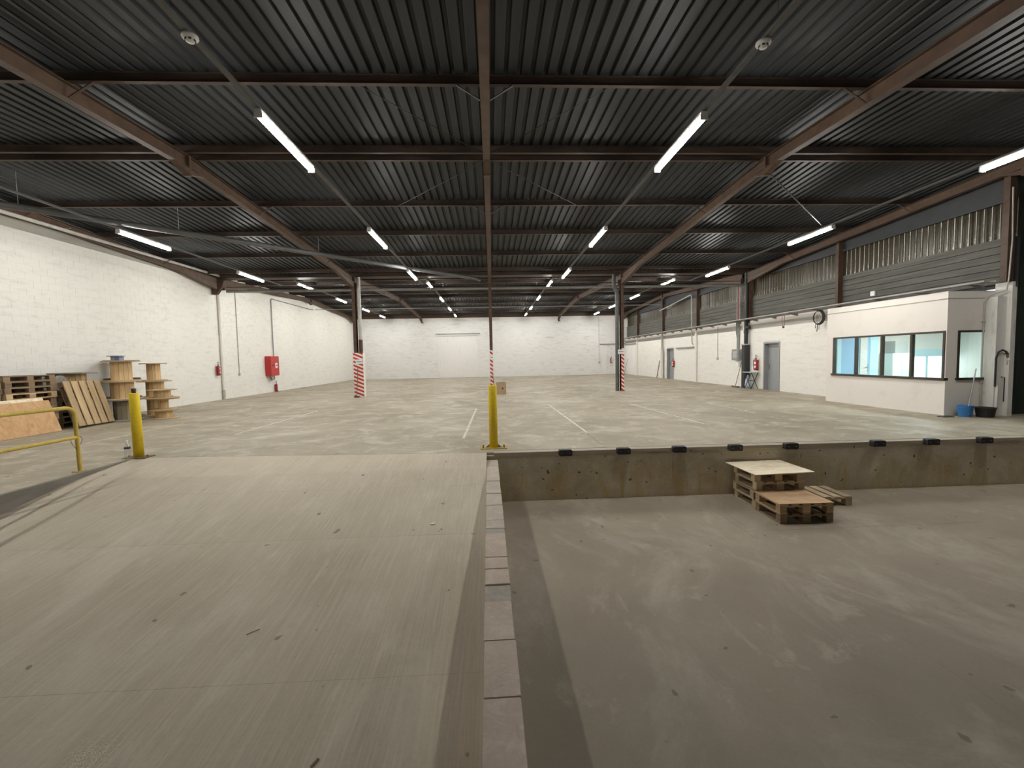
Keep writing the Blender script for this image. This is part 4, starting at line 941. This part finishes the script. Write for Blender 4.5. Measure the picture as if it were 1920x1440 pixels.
MB().obox((4.53, 6.315, PZ+2*H+.006), (.41, -.004, 0), (.004, .31, 0), (0, 0, .005)).build('plywood_sheet', M['ply_brown'], label='brown plywood sheet on the low pallet step', cat='plywood')

# pallet stacks along the left wall
LAY = ['bottom', 'second', 'third', 'fourth', 'fifth', 'sixth', 'seventh', 'eighth', 'ninth', 'top']
def stack(x, y, n, kinds, where, group):
    for k in range(n):
        nm = 'top' if k == n-1 else LAY[k]
        pallet(kinds[k % len(kinds)], (x + R.uniform(-.02, .02), y + R.uniform(-.02, .02), H*k), q + R.uniform(-.015, .015), f'weathered pallet, {nm} layer of {where}', group)
stack(-11.83, 11.33, 10, ['pine_dark', 'pine_dark', 'pine', 'pine_dark'], 'the tall stack behind the leaning plywood', 'pallets in the tall stack')
stack(-11.85, 10.07, 9, ['pine_dark', 'pine_dirty'], 'the stack at the picture edge behind the leaning plywood', 'pallets in the edge stack')
stack(-11.90, 12.60, 7, ['pine_dirty'], 'the dark stack behind the leaning pallet', 'pallets in the dark stack')
# pallet leaning on the dark stack
def frame_of(BL, BR, TL):
    u = (Vector(BR)-Vector(BL)); v = (Vector(TL)-Vector(BL)); Z = u.cross(v).normalized(); X = v.normalized(); Y = Z.cross(X)
    mm = Matrix.Identity(3)
    for i in range(3): mm[i][0] = X[i]; mm[i][1] = Y[i]; mm[i][2] = Z[i]
    return mm, X, Y, Z
BL, BR, TL = (-10.97, 12.06, 0), (-11.03, 13.04, 0), (-11.33, 12.06, 1.2)
mm, X, Y, Z = frame_of(BL, BR, TL)
lp = make_pallet(M['pine_dark'], 1.25, 1.16, 5)
for ob in list(lp.children): bpy.data.objects.remove(ob)
ms = {}
def lpart(nm, key, sx, sy, sz, loc):
    if key not in ms: ms[key] = MB().box(-sx/2, sx/2, -sy/2, sy/2, -sz/2, sz/2).mesh(nm, M['pine'] if nm == 'top_board' else M['pine_dark'])
    at(nm, ms[key], lp, loc)
for k in range(5): lpart('top_board', 't', 1.25, .19, .022, (0, -.485+.2425*k, .133))
for x in (-.55, 0, .55):
    lpart('cross_board', 'c', .14, 1.16, .022, (x, 0, .111))
    for y in (-.52, 0, .52): lpart('block', 'b', .14, .1, .078, (x, y, .061))
for y in (-.52, 0, .52): lpart('bottom_board', 'o', 1.25, .1, .022, (0, y, .011))
ctr = Vector(BL) + (Vector(BR)-Vector(BL))/2 + X*.625 - Z*.13
low = min((ctr + X*a*.625 + Y*b*.58 + Z*c*.144).z for a in (-1, 1) for b in (-1, 1) for c in (0, 1))
ctr.z -= low - .002
lp.matrix_world = Matrix.Translation(ctr) @ mm.to_4x4()
tag(lp, 'wide slatted pallet leaning on the dark pallet stack', 'pallet')
# plywood sheets leaning on the tall stack
for off, mat, top, y0, y1, lb in ((0, 'ply_tan', .80, 9.2, 11.62, 'tan plywood sheet leaning on the pallet stacks'), (.05, 'ply_pale', .87, 9.15, 11.52, 'paler board leaning behind the tan plywood sheet')):
    a = Vector((-11.08-off, (y0+y1)/2, .004)); b = Vector((-11.355-off, (y0+y1)/2, top)); d_ = (b-a)
    n_ = Vector((d_.z, 0, -d_.x)).normalized()
    MB().obox((a+b)/2, d_/2, (0, (y1-y0)/2, 0), n_*.009).build('plywood_sheet', M[mat], label=lb, cat='plywood')

# wooden cable reels
def reel(loc, h, r, rc, label, fl='flange', core='pine_z', r2=None, n=14, rz=0.0, group='wooden cable reels by the left wall'):
    o = empty('cable_reel', loc, rz, label, 'cable reel', group); r2 = r2 or r
    MB().lathe([(.04, 0), (r, 0), (r, .028), (.04, .028), (.04, 0)], 36).build('flange', M[fl], o)
    MB().lathe([(.04, h-.028), (r2, h-.028), (r2, h), (.04, h), (.04, h-.028)], 36).build('flange', M[fl], o)
    sv = None
    for k in range(n):
        t = 2*math.pi*k/n; wdt = 2*rc*math.tan(math.pi/n)*.97
        if sv is None: sv = MB().box(-.012, .012, -wdt/2, wdt/2, .028, h-.028).mesh('stave', M[core])
        at('stave', sv, o, (rc*math.cos(t), rc*math.sin(t), 0), rot=(0, 0, t))
    return o
S1 = 'the reel tower topped by a small blue box'; S3 = 'the slim reel tower nearest the fire extinguisher'
reel((-11.15, 13.64, 0), .635, .50, .24, f'grey bottom reel of {S1}', 'disc_grey', 'stave_grey')
reel((-11.17, 13.64, .636), .545, .47, .26, f'middle reel of {S1}')
reel((-11.16, 13.64, 1.182), .61, .46, .235, f'top reel of {S1}')
reel((-11.93, 14.60, 0), .62, .46, .24, 'bottom reel of the tower behind the blue box tower', 'flange_dark', 'flange_dark')
reel((-11.93, 14.60, .621), .60, .46, .24, 'middle reel of the tower behind the blue box tower', 'flange_dark', 'flange_dark')
reel((-11.93, 14.60, 1.222), .60, .45, .22, 'top reel of the tower behind the blue box tower', 'flange_dark')
reel((-10.17, 13.87, 0), .265, .38, .20, f'squat bottom reel of {S3}')
reel((-10.17, 13.88, .266), .35, .35, .115, f'second reel up of {S3}', r2=.40)
reel((-10.19, 13.88, .617), .275, .43, .195, f'third reel up of {S3}', r2=.37)
reel((-11.0, 14.69, 0), .60, .46, .22, 'lower reel of the tower behind the slim reel tower')
reel((-11.0, 14.69, .601), .535, .46, .22, 'middle reel of the tower behind the slim reel tower')
reel((-11.0, 14.67, 1.137), .57, .36, .165, 'tall top reel of the tower behind the slim reel tower')
reel((-11.93, 12.95, 7*H+.001), .46, .44, .26, 'dark topped reel standing on the dark pallet stack', 'disc_grey', r2=.52)
MB().cyl((-11.58, 12.20, 7*H+.20), (-11.62, 12.20, 7*H+.205), .20, n=28).build('reel_disc', M['disc_grey'], label='small grey wooden disc standing on the dark pallet stack', cat='disc')
bb = empty('carton', (-11.22, 13.60, 1.794), label='small blue printed box on top of a reel tower', cat='box')
MB().bev(-.12, .12, -.09, .09, 0, .125, .003).build('body', M['blue_card'], bb); MB().box(.121, .122, -.05, .06, .02, .09).build('printed_panel', M['card'], bb)
MB().box(-.10, .0, -.0915, -.0905, .02, .09).build('printed_panel', M['card'], bb)
MB().obox((-11.24, 13.58, 1.933), (.19, -.02, 0), (.01, .11, 0), (0, 0, .012)).build('small_board', M['disc_grey'], label='small grey board lying on the blue box', cat='board')

# litter on the ramp
pipe_run('floor_crack_twig', [(-1.97, 3.385, ramp_z(3.385)+.003), (-1.94, 3.41, ramp_z(3.41)+.005), (-1.90, 3.445, ramp_z(3.445)+.003)], .0025, M['iron'], 'short dark twig lying on the ramp', 'twig')
MB().obox((-1.02, 2.31, ramp_z(2.31)+.004), (.012, .022, .002), (.006, -.004, 0), (0, 0, .002)).build('leaf', M['pine_dirty'], label='small dry leaf lying on the ramp', cat='leaf')
MB().obox((-0.75, 5.15, ramp_z(5.15)+.006), (.02, .012, 0), (-.008, .014, 0), (0, 0, .004)).build('paper_scrap', M['white'], label='tiny white scrap on the ramp near the kerb', cat='scrap')
bpy.data.objects['floor_crack_twig'].name = 'twig'
for k_, o_ in list(pal.items()) + list(half.items()):
    if not o_.get('label'):
        for c_ in list(o_.children): bpy.data.objects.remove(c_)
        bpy.data.objects.remove(o_)
fix_normals()
